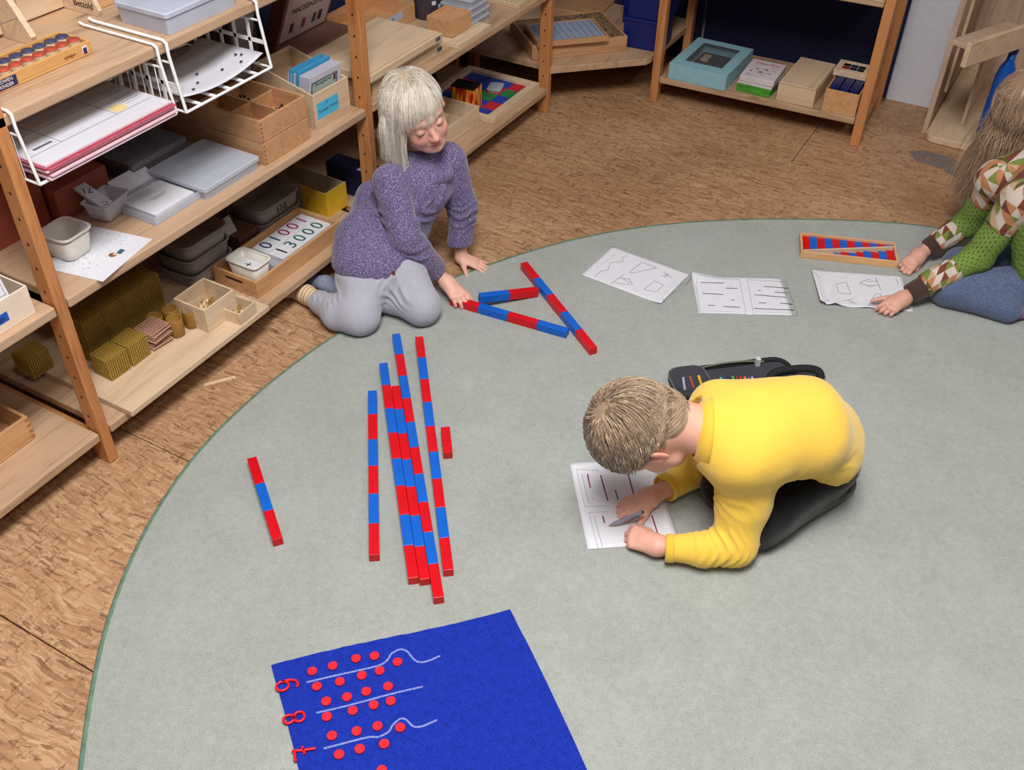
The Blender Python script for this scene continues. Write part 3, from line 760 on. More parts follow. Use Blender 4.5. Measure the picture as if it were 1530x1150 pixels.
# yellow magazine box, navy box
t = thing('magazine_box', 'open cardboard magazine box with a yellow front corner', 'box', (-.27, 2.315, .1125), -.05)
YC = plain('yellow_card', (222, 180, 44), .6, .04); WC = plain('worn_white_card', (190, 172, 150), .7, .05)
mb = MB().openbox(-.135, .125, -.05, .05, 0, .09, .004); mb.build('box_body', WC, t)
MB().box(.02, .1265, -.0525, -.0505, 0, .0915).build('yellow_side', YC, t); MB().box(.1255, .1275, -.0525, .0525, 0, .0915).build('yellow_front', YC, t)
t = thing('magazine_box', 'white cardboard box leaning behind the yellow one', 'box', (-.435, 2.165, .1125), .3)
MB().openbox(-.04, .04, -.05, .05, 0, .17, .004).build('box_body', WC, t)
t = thing('book_box', 'dark navy box with a white slip beside the post', 'box', (-.15, 2.44, .1125), .0)
MB().box(-.12, .085, -.02, .05, 0, .105).build('box_body', plain('navy_card', (30, 30, 66), .6, .05), t, .002)
MB().box(.01, .06, -.015, .03, .1052, .106).build('white_slip', PAPER, t)

# ================================================================== LEFT BAY
t = thing('card_box', 'white box with a blue label holding number cards on the left middle shelf', 'box', (-.075, .985, BZ), .0)
WB = plain('cream_card', (232, 214, 194), .6, .02)
MB().openbox(-.08, .055, -.14, .095, 0, .075, .004).build('box_body', WB, t, .001)
MB().box(.0553, .0557, -.075, .03, .022, .045).build('blue_label', plain('blue_label', (26, 88, 190), .6, .02), t)
text('Minimalen', .02, (.0559, -.02, .033), (0, 1, 0), (0, 0, 1), INKD, t)
rnd = random.Random(12)
for k in range(7):
    c = thing('number_card', 'white number card, %s from the front in the blue labelled box' % ROW[k] if k else 'front number card reading 10 in the blue labelled box', 'card', (-.04 - k * .011, .97 + rnd.uniform(-.01, .01), BZ + .006), 0, 'cards in the blue labelled box' if k else None)
    M3 = Matrix.Rotation(math.radians(-14), 3, 'Y'); h = .11 + rnd.uniform(0, .02)
    MB().obox((0, 0, h / 2), (.002, .15, h), M3).build('card', PAPER, c)
    if k == 0:
        text('10', .028, Vector((0, .045, h / 2)) + M3 @ Vector((.0015, 0, .024)), (0, 1, 0), M3 @ Vector((0, 0, 1)), INK, c)
        mb = MB(); f = lambda y, z: Vector((0, 0, h / 2)) + M3 @ Vector((.0013, y, z))
        for a, b in (((-.06, .045), (.068, .045)), ((.068, .045), (.068, -.0)), ((-.06, .002), (.068, .002))): mb.bar(f(*a), f(*b), .001, .0005)
        mb.build('printed_frame', INK, c)
t = thing('finger_jointed_box', 'low wooden box with finger jointed corners on the left bottom shelf', 'box', (-.16, .89, .1125), 0)
MB().openbox(-.22, .035, -.28, .135, 0, .075, .009).build('box_body', BEECHY, t, .0015)
fj = MB()
for k in range(4): fj.box(.0352, .0354, .124, .1352, .006 + k * .018, .015 + k * .018)
fj.build('finger_joint', plain('end_grain2', (170, 120, 80), .6, .05), t, kind='stuff')

# ================================================================== THIRD BAY
# big flat cases
t = thing('wooden_case', 'large flat pale wooden case on top of the pile by the second post', 'box', (-.13, 2.585, BZ + .062), 0)
MB().box(-.15, .12, -.21, .20, 0, .024).build('lid', PLY, t, .002); MB().box(-.14, .112, -.2, .19, .0242, .030).build('inner_board', PLY, t, .001)
MB().box(.1202, .1206, .158, .186, .006, .02).build('maker_label', INK, t)
t = thing('wooden_case', 'lower long wooden case under the large flat one', 'box', (-.14, 2.64, BZ), 0)
MB().box(-.14, .10, -.22, .20, 0, .028).build('case_body', BIRCH, t, .002); MB().box(-.135, .095, -.215, .195, .0285, .060).build('case_lid', BIRCH, t, .002)
MB().box(.1002, .1006, .155, .185, .008, .022).build('maker_label', INK, t)
t = thing('peg_board', 'narrow wooden peg board with rows of small holes at the shelf edge', 'board', (-.055, 2.975, BZ))
MB().box(-.05, .05, -.10, .125, 0, .014).build('board', BIRCH, t, .001)
mb = MB()
for i in range(5):
    for j in range(12): mb.lathe([(.0025, .0142), (.0025, .0158), (0, .0158)], (-.03 + i * .017, -.085 + j * .018, 0), 6)
mb.build('studs', BIRCH, t, kind='stuff')
t = thing('wooden_box', 'small open wooden box standing on the narrow peg board', 'box', (-.105, 2.975, BZ + .016), 0)
MB().openbox(-.055, .052, -.06, .065, 0, .058, .006).build('box_body', BEECHY, t, .001)
MB().box(-.048, .045, -.053, .058, .045, .05).build('inner_lid', BEECHY, t)
for k in range(4):
    lidded_box('plastic_box', ['lowest', 'second', 'third', 'topmost'][k] + ' clear plastic box of the stack behind the small wooden box', (-.125, 3.115, BZ + k * .026), .13, .13, .025, CLEAR, lid=.008)
t = thing('round_tin', 'dark round tin with small white labels on the upper third shelf', 'tin', (-.265, 3.085, BZ))
MB().lathe([(.052, 0), (.053, .002), (.053, .10), (.050, .103), (0, .103)], n=28).build('tin_body', plain('dark_tin', (62, 54, 66), .3, .06), t)
for a in (-.6, -.1):
    M3 = Matrix.Rotation(a, 3, 'Z'); MB().obox(M3 @ Vector((.0535, 0, .045 + a * -.03)), (.001, .016, .014), M3).build('tin_label', PAPER, t)
t = thing('file_tray', 'shallow wooden tray with a blue printed strip behind the large case', 'tray', (-.388, 2.93, BZ))
MB().openbox(-.10, .10, -.22, .10, 0, .06, .006).build('tray_body', BEECHY, t, .001)
MB().box(.1003, .1007, -.2, .02, .03, .055).build('printed_strip', plain('pale_blue_strip', (180, 190, 216), .6, .02), t)
text('Hunderterbrett', .018, (.101, -.09, .0425), (0, 1, 0), (0, 0, 1), BI, t)
t = thing('perforated_board', 'pinkish wooden board with drilled rows at the right end of the third shelf', 'board', (-.09, 3.40, BZ), 0)
MB().box(-.14, .075, -.08, .10, 0, .016).build('board', PLYX, t, .001)
mb = MB()
for i in range(10):
    for j in range(9): mb.lathe([(.003, .0161), (.003, .0164), (0, .0164)], (-.125 + i * .02, -.068 + j * .0185, 0), 6)
mb.build('holes', HOLE, t, kind='stuff')
# upright printed boxes at the back
t = thing('card_game_box', 'tilted lilac grey box printed Massenspiel with four small rectangles', 'box', (-.36, 2.50, BZ + .10), 0)
M3 = Matrix.Rotation(math.radians(24), 3, 'Y')
MB().obox((0, .0, .10), (.05, .26, .20), M3).build('box_body', plain('brown_game_card', (120, 84, 72), .7, .06), t, .002)
MB().obox(Vector((0, 0, .10)) + M3 @ Vector((.0256, 0, 0)), (.001, .235, .18), M3).build('cover_print', plain('lilac_grey_print', (196, 176, 176), .7, .03), t)
text('MASSENSPIEL', .030, Vector((0, 0, .10)) + M3 @ Vector((.0266, -.0, .02)), (0, 1, 0), M3 @ Vector((0, 0, 1)), INKD, t)
for k, y in enumerate((-.07, -.01, .045, .075)):
    MB().obox(Vector((0, 0, .10)) + M3 @ Vector((.0266, y, -.045)), (.0008, .018, .036), M3).build('printed_rectangle', [plain('p_maroon', (80, 40, 50), .6, .02), plain('p_rose', (130, 60, 76), .6, .02), plain('p_slate', (70, 84, 100), .6, .02), plain('p_dark', (52, 44, 56), .6, .02)][k], t)
tag(MB().box(-.44, -.27, 2.37, 2.65, BZ, BZ + .098).build('card_box', plain('brown_game_card', (120, 84, 72), .7, .06), None, .002), 'brown box under the tilted Massenspiel box', 'box')
t = thing('folder_box', 'leaning light grey folder against dark boxes at the back of the middle bay', 'folder', (-.36, 2.20, BZ), 0)
M3 = Matrix.Rotation(math.radians(14), 3, 'Y')
MB().obox((0, .0, .17), (.02, .09, .28), M3).build('folder', plain('lilac_folder', (176, 172, 190), .6, .03), t, .002)
MB().obox((-.012, -.052, .16), (.02, .012, .26), M3).build('spine', plain('dark_spine', (70, 66, 84), .6, .03), t)
tag(MB().box(-.48, -.40, 2.10, 2.32, BZ, BZ + .19).build('card_box', plain('dark_brown_card', (96, 62, 44), .7, .06), None, .002), 'dark brown box behind the light grey folder', 'box')

# bottom shelf of third bay
C3 = .1125
t = thing('wooden_tray', 'pale wooden box with stepped lid on the bottom shelf behind the girl in purple', 'box', (-.19, 2.93, C3), 0)
MB().openbox(-.12, .11, -.22, .205, 0, .07, .007).build('box_body', BIRCH, t, .0015)
MB().box(-.115, .04, -.21, .10, .045, .062).build('inner_lid', BIRCH, t, .001)
def frame_tray():
    t = thing('puzzle_tray', 'pine framed tray with red, green and blue felt squares on the far bottom shelf', 'tray', (-.17, 3.33, C3), 0)
    mb = MB(); x0, x1, y0, y1 = -.20, .145, -.18, .20; w_ = .032
    mb.box(x0, x1, y0, y0 + .014, 0, .028); mb.box(x0, x1, y1 - w_, y1, 0, .028); mb.box(x0, x0 + w_, y0 + .014, y1 - w_, 0, .028); mb.box(x1 - w_, x1, y0 + .014, y1 - w_, 0, .028)
    mb.build('frame', BIRCH, t, .002)
    R_ = plain('felt_red', (190, 34, 52), .9, .05); G_ = plain('felt_green', (44, 122, 62), .9, .05); B_ = plain('felt_blue', (36, 60, 160), .9, .05)
    cols = [[B_, G_, R_, B_, R_], [R_, B_, G_, B_, G_], [B_, R_, B_, G_, B_], [G_, B_, R_, R_, B_]]
    xa, xb, ya, yb = x0 + w_, x1 - w_, y0 + .014, y1 - w_
    for i in range(4):
        for j in range(5):
            MB().box(xa + (xb - xa) * i / 4 + .0006, xa + (xb - xa) * (i + 1) / 4 - .0006, ya + (yb - ya) * j / 5 + .0006, ya + (yb - ya) * (j + 1) / 5 - .0006, .002, .014).build('felt_square', cols[3 - i][(j + i) % 5], t)
    return t
frame_tray()
t = lidded_box('plastic_box', 'small flat clear box with a paper slip on the coloured felt squares', (-.165, 3.405, C3 + .0145), .055, .075, .014, CLEAR, rz=.3, lid=.004, fill=PAPER)
t = thing('fabric_box', 'upright box with a red and yellow flame patterned side', 'box', (-.155, 3.195, C3 + .015), .12)
mm, nt, b = nodes_of('flame_print')
v = coords(nt, 'Object', (22, 22, 5), (0, 0, 0)); n_ = noise(nt, 1.5, 2, v, .5, 2.5)
r = ramp(nt, n_.outputs[0], [(.35, lin((150, 20, 12))), (.45, lin((214, 40, 16))), (.55, lin((226, 120, 30))), (.62, lin((232, 196, 60)))]); nt.links.new(r.outputs[0], b.inputs['Base Color']); b.inputs['Roughness'].default_value = .4
MB().box(-.07, .03, -.034, .034, 0, .095).build('box_body', mm, t, .002)
MB().box(-.072, .0305, -.036, .036, .0952, .099).build('lid', plain('black_card', (22, 24, 22), .4, .03), t)
MB().box(.0301, .0315, .028, .036, 0, .099).build('gold_edge', plain('gold_edge', (186, 150, 60), .4, .03), t)
tag(MB().box(-.45, -.315, 3.0, 3.2, C3, C3 + .12).build('card_box', plain('black_card', (22, 24, 22), .4, .03), None, .002), 'black box deep in the shadow of the far bottom shelf', 'box')

# ================================================================== CORNER SHELF
t = thing('corner_shelf', 'low pine corner shelf board spanning the two shelving units', 'shelf', (0, 0, 0))
poly = [(-.02, 3.588), (.0, 3.57), (.305, 3.865), (.312, 3.90), (.312, 4.38), (-.50, 4.38), (-.50, 3.588)]
MB().prism(poly, .168, .197).build('shelf_board', PINE, t, .003)
for (x, y) in ((.20, 4.3), (-.45, 4.30), (-.45, 3.7)): MB().box(x - .02, x + .02, y - .02, y + .02, .0, .1675).build('support_leg', POST, t, .002)
t = thing('domino_box', 'wide pale wooden box filled with small speckled tiles on the corner shelf', 'box', (-.08, 3.86, .1975), math.radians(47))
MB().openbox(-.21, .215, -.175, .14, 0, .062, .010).build('box_body', BEECH, t, .0015)
mm, nt, b = nodes_of('speckled_tiles')
vo = nt.nodes.new('ShaderNodeTexVoronoi'); vo.inputs['Scale'].default_value = 60; nt.links.new(coords(nt), vo.inputs['Vector'])
r = ramp(nt, vo.outputs['Distance'], [(.25, lin((60, 44, 30))), (.5, lin((140, 116, 84)))]); nt.links.new(r.outputs[0], b.inputs['Base Color'])
MB().box(-.198, .203, -.163, .128, .0502, .058).build('small_tiles', mm, t)
t = thing('dotted_board', 'wood framed board with a blue grey dotted face resting on the wide box', 'board', (-.03, 3.765, .2605), math.radians(45))
PB_ = plain('blue_grey_print', (156, 166, 190), .5, .04, 20)
MB().openbox(-.155, .155, -.10, .11, 0, .022, .010).build('frame', BEECH, t, .001)
MB().box(-.143, .143, -.088, .098, .0102, .0195).build('printed_face', PB_, t)
mb = MB()
for i in range(10):
    for j in range(10): mb.lathe([(.0045, .0196), (.0045, .0205), (0, .0205)], (-.126 + i * .028, -.075 + j * .0178, 0), 8)
mb.build('dots', plain('slate_dot', (110, 128, 160), .4, .03), t, kind='stuff')
t = thing('thin_board', 'thin brown board lying under the dotted board at the back of the corner', 'board', (-.20, 4.26, .1975), .1)
MB().box(-.15, .12, -.1, .12, 0, .012).build('board', BEECH, t, .001)
BC = plain('navy_blue_plastic', (20, 32, 104), .35, .05)
for k, (x, y, z) in enumerate(((.235, 4.02, .1975), (.245, 4.03, .325), (.12, 4.27, .1975), (.12, 4.27, .325))):
    if k < 2: L_ = ['lower dark blue crate beside the right unit post', 'upper dark blue crate stacked beside the right unit post'][k]
    else: L_ = ['lower dark blue crate deep in the corner', 'upper dark blue crate deep in the corner'][k - 2]
    t = thing('storage_crate', L_, 'crate', (x, y, z), .1)
    MB().openbox(-.085, .085, -.08, .08, 0, .115, .003).build('crate_body', BC, t, .002)
    MB().box(-.09, .09, -.085, .085, .1152, .1262).build('lid', BC, t, .003)

# ================================================================== RIGHT UNIT
ra = math.atan2(3.939 - 3.894, 1.196 - .322)
ru = thing('shelf_unit', 'free standing pine shelf unit against the navy backed wall', 'shelf', (.322, 3.894, 0), ra)
def post2(x0, x1, y0, h=1.3):
    b = MB().box(x0, x1, y0, y0 + .045, 0, h).build('post', POST, ru, .003)
post2(0, .034, 0); post2(.868, .906, 0); post2(0, .034, .40); post2(.868, .906, .40)
for x in (.001, .869):
    for z in (.05, 1.1): MB().box(x + .006, x + .028, .046, .399, z, z + .04).build('rung', POST_Y, ru, .002)
for z in (.116, .582, 1.05): MB().box(.036, .866, .0, .43, z - .026, z).build('shelf_board', PINE_X, ru, .004)
tag(MB().box(.36, 1.215, 4.395, 4.405, .03, 1.4).build('backing_cloth', NAVY), 'dark navy cloth hung behind the right shelf unit', 'cloth')
tag(MB().box(-.50, .345, 4.395, 4.405, .0, 1.4).build('backing_cloth', NAVY), 'dark navy cloth hung in the corner behind the blue crates', 'cloth')
UZ = .1165
t = thing('window_box', 'light blue cardboard box with a clear window in its lid', 'box', (.52, 4.07, UZ), .0)
LBL = plain('light_blue_card', (146, 192, 208), .5, .03)
L = (-.128, .128, -.165, .165)
MB().openbox(*L, 0, .064, .003).build('box_body', LBL, t, .0015)
mb = MB(); wx0, wx1, wy0, wy1 = -.083, .083, -.105, .125
for a in ((L[0], L[1], L[2], wy0), (L[0], L[1], wy1, L[3]), (L[0], wx0, wy0, wy1), (wx1, L[1], wy0, wy1)): mb.box(a[0], a[1], a[2], a[3], .0642, .067)
mb.build('lid_frame', LBL, t)
MB().box(wx0, wx1, wy0, wy1, .0644, .0650).build('window_pane', plain('window_film', (120, 120, 126), .08, .02, alpha=.25), t)
MB().box(-.07, .07, -.09, .10, .004, .035).build('contents', plain('dark_contents', (40, 36, 38), .5, .3, 18), t)
MB().box(-.05, -.02, .0, .06, .035, .045).build('contents', BIRCH, t); MB().box(.0, .05, -.07, -.04, .035, .045).build('contents', plain('grey_item', (110, 106, 108), .5, .05), t)
GRN = plain('green_game_box', (72, 150, 44), .5, .12, 30); GRW = plain('white_game_box', (212, 204, 208), .6, .04, 25)
for k in range(3):
    t = thing('game_box', ['green game box at the bottom of the small pile on the right unit', 'green and white game box in the middle of the small pile', 'white printed game box with red marks on top of the small pile'][k], 'box', (.760, 4.035, UZ + k * .024), -.05 + .05 * k)
    MB().box(-.072, .072, -.095, .095, 0, .0235).build('box_body', (GRN, GRN, GRW)[k], t, .0015)
    if k == 1: MB().box(-.0725, .0725, -.0955, .0955, .012, .0232).build('pale_band', GRW, t)
    if k == 2:
        mb = MB(); rnd = random.Random(2)
        for q in range(14):
            x, y = rnd.uniform(-.06, .04), rnd.uniform(-.08, .07); mb.box(x, x + .02, y, y + .003, .0236, .0239)
        mb.build('printed_text', INK, t, kind='stuff')
        text('Ohmino', .03, (0, .06, .0238), (1, 0, 0), (0, 1, 0), plain('print_red', (190, 40, 50), .6, .02), t)
        for q in range(5): MB().lathe([(.005, .0237), (.005, .024)], (-.045 + q * .02, -.03 + (q % 2) * .03, 0), 8).build('printed_dot', INKD, t)
t = thing('plywood_box', 'closed pale plywood box between the game boxes and the open wooden box', 'box', (.935, 4.085, UZ), .0)
MB().box(-.078, .076, -.145, .14, 0, .074).build('box_body', PLYX, t, .0015); MB().box(-.076, .074, -.147, .142, .0745, .082).build('sliding_lid', PLY, t, .001)
t = thing('wooden_box', 'tall open wooden box with dark blue contents by the right post', 'box', (1.113, 4.05, UZ), .03)
MB().openbox(-.068, .066, -.11, .11, 0, .095, .006).build('box_body', BEECHY, t, .001)
for k in range(3): MB().box(-.055 + k * .038, -.022 + k * .038, -.09, .09, .008, .102).build('blue_block', plain('deep_blue_block', (28, 36, 96), .4, .08), t)
t = thing('tile_block', 'small white wooden block inlaid with red, black and navy squares on the tall box', 'block', (1.10, 4.12, UZ + .103), .02)
MB().box(-.065, .067, -.055, .06, 0, .024).build('block_body', BIRCH, t, .0015)
tl = [plain('tile_black', (20, 18, 20), .4, .02), plain('tile_crimson', (150, 30, 50), .4, .02), plain('tile_navy', (28, 34, 60), .4, .02)]
for i in range(3):
    for j in range(2): MB().box(-.04 + i * .03, -.012 + i * .03, -.03 + j * .03, -.003 + j * .03, .0242, .0246).build('inlaid_tile', tl[1] if (i, j) == (0, 0) else tl[2] if i == 1 else tl[0], t)

# ================================================================== RIGHT FURNITURE
rf = thing('play_shelf', 'curved plywood play shelf standing at the right behind the long haired girl', 'shelf', (1.44, 4.18, 0))
PG = wood('greyed_plywood', (196, 172, 150), (176, 150, 128), 'z', .5, False, 8.0)
poly = [(.045, -.045)] + [(.045 - .045 * math.sin(a) , .0 - .045 * math.cos(a)) for a in [math.radians(q) for q in range(10, 91, 16)]] + [(0, .75), (.75, .75), (.75, -.045)]
MB().prism(poly, .002, .03).build('base_plate', PLY, rf, .003)
MB().box(-.022, -.002, .03, .74, .0, 1.15).build('side_panel', PG, rf, .002)
MB().box(-.001, .012, .20, .235, .12, 1.15).build('batten', PLY, rf, .002)
MB().box(.0, .75, .735, .752, .031, 1.15).build('back_panel', PG, rf)
a_ = at(1434, 187, .03); b_ = at(1462, 115, .03)
MB().box(a_.x - 1.44, a_.x - 1.44 + .014, a_.y - 4.18, .60, .031, .32).build('divider', PG, rf, .001)
MB().box(.0, .75, -.03, .73, 1.0, 1.02).build('shelf_board', PLYX, rf, .002)
# raised plank facing the room
p0, p1 = at(1437, 101, .42), at(1600, 44, .42); dp = (p1 - p0).normalized(); bk = Vector((-dp.y, dp.x, 0)); O_ = Vector((1.44, 4.18, 0))
MB().bar(p0 - O_ + Vector((0, 0, .045)), p0 - O_ + dp * .45 + Vector((0, 0, .045)), .02, .09).build('slanted_plank', PLY, rf, .003)
MB().bar(p0 - O_ + bk * .075 + dp * .10 + Vector((0, 0, .03)), p0 - O_ + bk * .075 + dp * .45 + Vector((0, 0, .03)), .125, .016).build('tray_board', PG, rf, .002)
t = thing('blue_bottle', 'tall glossy blue bottle lying upright between the play shelf divider and the girl', 'bottle', (1.655, 4.215, .031))
MB().lathe([(0, 0), (.02, .001), (.032, .012), (.036, .04), (.036, .26), (.03, .30), (.016, .33), (.015, .36), (0, .36)], n=24).build('bottle_body', plain('glossy_blue', (20, 84, 176), .12, .03), t)
MB().lathe([(.018, .361), (.018, .39), (0, .39)], n=16).build('cap', plain('glossy_blue_cap', (16, 60, 140), .2, .03), t)
# ================================================================== NUMBER RODS
RW = .0245
SEG = {c: MB().box(.0002, .0998, -RW / 2, RW / 2, 0, RW).mesh('segment', [m]) for c, m in (('r', RED), ('b', BLUE))}
def rod(colors, a, b, label, z=RZ, tilt=None, za=None, zb=None):
    """colors from a to b; a,b = world centre line points"""
    a = Vector((a[0], a[1], 0)); b = Vector((b[0], b[1], 0)); n = len(colors)
    ang = math.atan2(b.y - a.y, b.x - a.x); mid = (a + b) / 2; st = mid - (b - a).normalized() * n * .05
    t = thing('number_rod', label, 'rod', (st.x, st.y, z if za is None else za), ang)
    if za is not None: t.rotation_euler = (0, -math.asin((zb - za) / (n * .1)), ang)
    for i, c in enumerate(colors):
        o = link('segment', SEG[c], t, .0008); o.location = (i * .1, 0, 0)
    return t
def mid(p, q, z=.0325): A = at(*p, z); B = at(*q, z); return (A + B) / 2
rod('brbrbr', mid((549.7, 584.9), (562.9, 584.9)), mid((550.5, 825.9), (567.3, 825.5)), 'six part rod standing alone at the left of the row of long rods')
P8 = (mid((565, 543.5), (577.8, 543.2)), mid((608.1, 860.9), (624.7, 860.9)))
P7 = (mid((584.9, 578.2), (597.4, 577.8)), mid((625.7, 861.7), (642.2, 860.9)))
PT = (mid((587, 499.1), (599.3, 498.8)), mid((648.7, 890.6), (665.5, 889.6)))
def spread(pa, ref, d):   # keep a hair of air between neighbours
    v = Vector((ref[1] - ref[0])); v.normalize(); nrm = Vector((-v.y, v.x, 0))
    return tuple(p + nrm * d for p in pa)
def sidefix(P, Q):
    """parallel copy of line P lying exactly one rod width beside Q on P's side"""
    d = (Q[1] - Q[0]).normalized(); n = Vector((-d.y, d.x, 0)); m = (P[0] + P[1]) / 2; off = (m - Q[0]).dot(n)
    off = math.copysign(RW + .0008, off); L0 = (P[0] - Q[0]).dot(d); L1 = (P[1] - Q[0]).dot(d)
    return (Q[0] + d * L0 + n * off, Q[0] + d * L1 + n * off)
P8 = sidefix(P8, P7); PT = sidefix(PT, P7)
rod('brbrbrbr', *P8, 'eight part rod, leftmost of the three rods lying side by side')
rod('rbrbrbr', *P7, 'seven part rod between the two rods lying side by side')
rod('brbrbrbrbr', *PT, 'ten part rod, longest of all and reaching nearest the blue felt')
P9 = (mid((620, 503.7), (632.6, 503.3)), mid((661.5, 849.4), (677.8, 848.7)))
d = (PT[1] - PT[0]).normalized(); n = Vector((-d.y, d.x, 0)); gap = (P9[1] - PT[0]).dot(n)
if abs(gap) < RW + .001: P9 = (P9[0], P9[1] + n * (math.copysign(RW + .0015, gap) - gap))
rod('rbrbrbrbr', *P9, 'nine part rod at the right edge of the row of long rods')
rod('r', mid((658.2, 637.9), (672.2, 637.3)), mid((661.7, 675.2), (676.6, 674.8)), 'single short red rod right of the row of long rods')
rod('rbr', mid((368, 683), (383, 681)), mid((406, 807), (424, 805)), 'three part red blue red rod lying alone at the left of the rug')
P5 = (mid((776.3, 390.5), (787, 389.6)), mid((882.5, 523.4), (894.8, 519.7)))
rod('rbrbr', *P5, 'five part rod forming the right side of the triangle')
A = at(757.2, 470.9, .0325); B = at(804.8, 484.5, .0325); d = (B - A).normalized(); n = Vector((-d.y, d.x, 0))
if n.dot(Vector(AX_F)) < 0: n = -n
A4 = A - d * .2 + n * RW / 2; B4 = A + d * .2 + n * RW / 2
rod('rbrb', A4, B4, 'four part rod at the front of the triangle, held by the child in purple')
a2 = (at(712, 436, .0575) + at(716, 446, .0575)) / 2; b2 = (at(803, 427, .036) + at(806, 432, .036)) / 2
rod('br', a2, b2, 'two part blue and red rod with its blue end propped on the four part rod', za=RZ + RW + .0005, zb=RZ + .001)

# ================================================================== PAPERS
def sheet_on(name, label, o_, xdir, L, W, curl=None, z=RZ + .0006):
    ang = math.atan2(xdir[1], xdir[0]); t = thing(name, label, 'paper', (o_[0], o_[1], z), ang)
    n, m = 24, 16; vs = []
    for i in range(n + 1):
        for j in range(m + 1):
            u, v = i / n, j / m; vs.append((L * u, W * v, curl(u, v) if curl else .0006 * math.sin(u * 7) * math.sin(v * 5) + .0006))
    fs = [(i * (m + 1) + j, (i + 1) * (m + 1) + j, (i + 1) * (m + 1) + j + 1, i * (m + 1) + j + 1) for i in range(n) for j in range(m)]
    mb = MB(); mb.smooth = True; mb.add(vs, fs); s = mb.build('sheet', PAPER, t)
    k = s.modifiers.new('thickness', 'SOLIDIFY'); k.thickness = .0003
    return t, (lambda x, y: (curl(x / L, y / W) if curl else .0006 * math.sin(x / L * 7) * math.sin(y / W * 5) + .0006) + .0006)
def draw(t, zf, lines, w, mat, name='drawing'):
    mb = MB()
    for pl in lines:
        for a, b in zip(pl[:-1], pl[1:]):
            L = math.hypot(b[0] - a[0], b[1] - a[1]); k = max(1, int(L / .015))
            for q in range(k):
                p = [(a[i] + (b[i] - a[i]) * q / k) for i in (0, 1)]; r_ = [(a[i] + (b[i] - a[i]) * (q + 1) / k) for i in (0, 1)]
                mb.bar((p[0], p[1], zf(*p)), (r_[0], r_[1], zf(*r_)), w, .0003)
    mb.build(name, mat, t, kind='stuff')
# sheet A : drawings; local x along the long edge from left corner to near corner
c0 = at(867.8, 413.2); c1 = at(996.4, 462); c2 = at(925.8, 371.9)
cu = lambda u, v: .0006 + .012 * max(0, u - .86) * (1 - v) * 5 * .5 + .010 * max(0, u - .93) * 2
t, zf = sheet_on('drawing_sheet', 'white sheet of traced shapes, leftmost of the three sheets in a row', c0, c1 - c0, .297, .212, cu)
def loc(t, px, py):
    p = at(px, py, RZ) - t.location; a = -t.rotation_euler[2]
    return (p.x * math.cos(a) - p.y * math.sin(a), p.x * math.sin(a) + p.y * math.cos(a))
def zl(pts, ox=850, oy=340, s=3.825): return [loc(t, ox + a / s, oy + b / s) for a, b in pts]
draw(t, zf, [zl([(145, 283), (185, 250), (222, 245), (237, 203), (310, 195), (305, 172), (333, 162)]),
             zl([(345, 257), (418, 200), (500, 232), (365, 262), (345, 257)]),
             zl([(237, 325), (318, 268)]), zl([(280, 292), (345, 295), (362, 328), (262, 318)]), zl([(300, 285), (345, 318)]),
             zl([(428, 355), (490, 305), (540, 330), (500, 370), (428, 355)]),
             zl([(540, 257), (592, 292)]), zl([(528, 283), (575, 268)]), zl([(548, 290), (560, 265)]), zl([(668, 333), (695, 297)]), zl([(540, 415), (540, 435)])], .0012, INK)
draw(t, zf, [zl([(560, 345), (630, 290)]), zl([(575, 350), (640, 305)]), zl([(590, 360), (650, 310)]), zl([(560, 405), (600, 375), (650, 345)]), zl([(600, 365), (640, 330)]), zl([(150, 240), (215, 190), (270, 150)]), zl([(640, 300), (700, 290)])], .0006, plain('faint_print', (170, 172, 182), .7, .02), 'small_print')
# sheet B : two framed pages with bars
c0 = at(1043.5, 471.5); c1 = at(1197.7, 475.4)
cu = lambda u, v: .0006 + .016 * max(0, v - .82) * max(0, .3 - u) * 18
t, zf = sheet_on('worksheet', 'white worksheet with two framed columns of dark bars, middle of three in a row', c0, c1 - c0, .297, .212, cu)
fr = [zl([(725, 330), (735, 285), (975, 300), (1013, 497), (752, 490), (725, 330)]), zl([(1020, 300), (1240, 312), (1308, 505), (1055, 498), (1020, 300)])]
draw(t, zf, fr, .0008, INK, 'printed_frame')
draw(t, zf, [zl([(752, 315), (885, 319)]), zl([(895, 348), (965, 350)]), zl([(762, 377), (882, 384)]), zl([(928, 415), (946, 416)]), zl([(795, 446), (835, 447)]), zl([(883, 453), (978, 457)]),
             zl([(1115, 338), (1250, 348)]), zl([(1080, 360), (1096, 361)]), zl([(1177, 370), (1245, 375)]), zl([(1060, 385), (1243, 401)]), zl([(1085, 431), (1127, 433)]), zl([(1207, 433), (1277, 440)]), zl([(1057, 464), (1288, 473)])], .0032, plain('bar_print', (74, 66, 78), .7, .04), 'printed_bar')
draw(t, zf, [zl([(760, 478), (980, 485)]), zl([(1060, 483), (1270, 490)]), zl([(790, 305), (812, 306)]), zl([(920, 336), (940, 338)]), zl([(1165, 330), (1190, 332)])], .0006, plain('faint_print', (170, 172, 182), .7, .02), 'small_print')
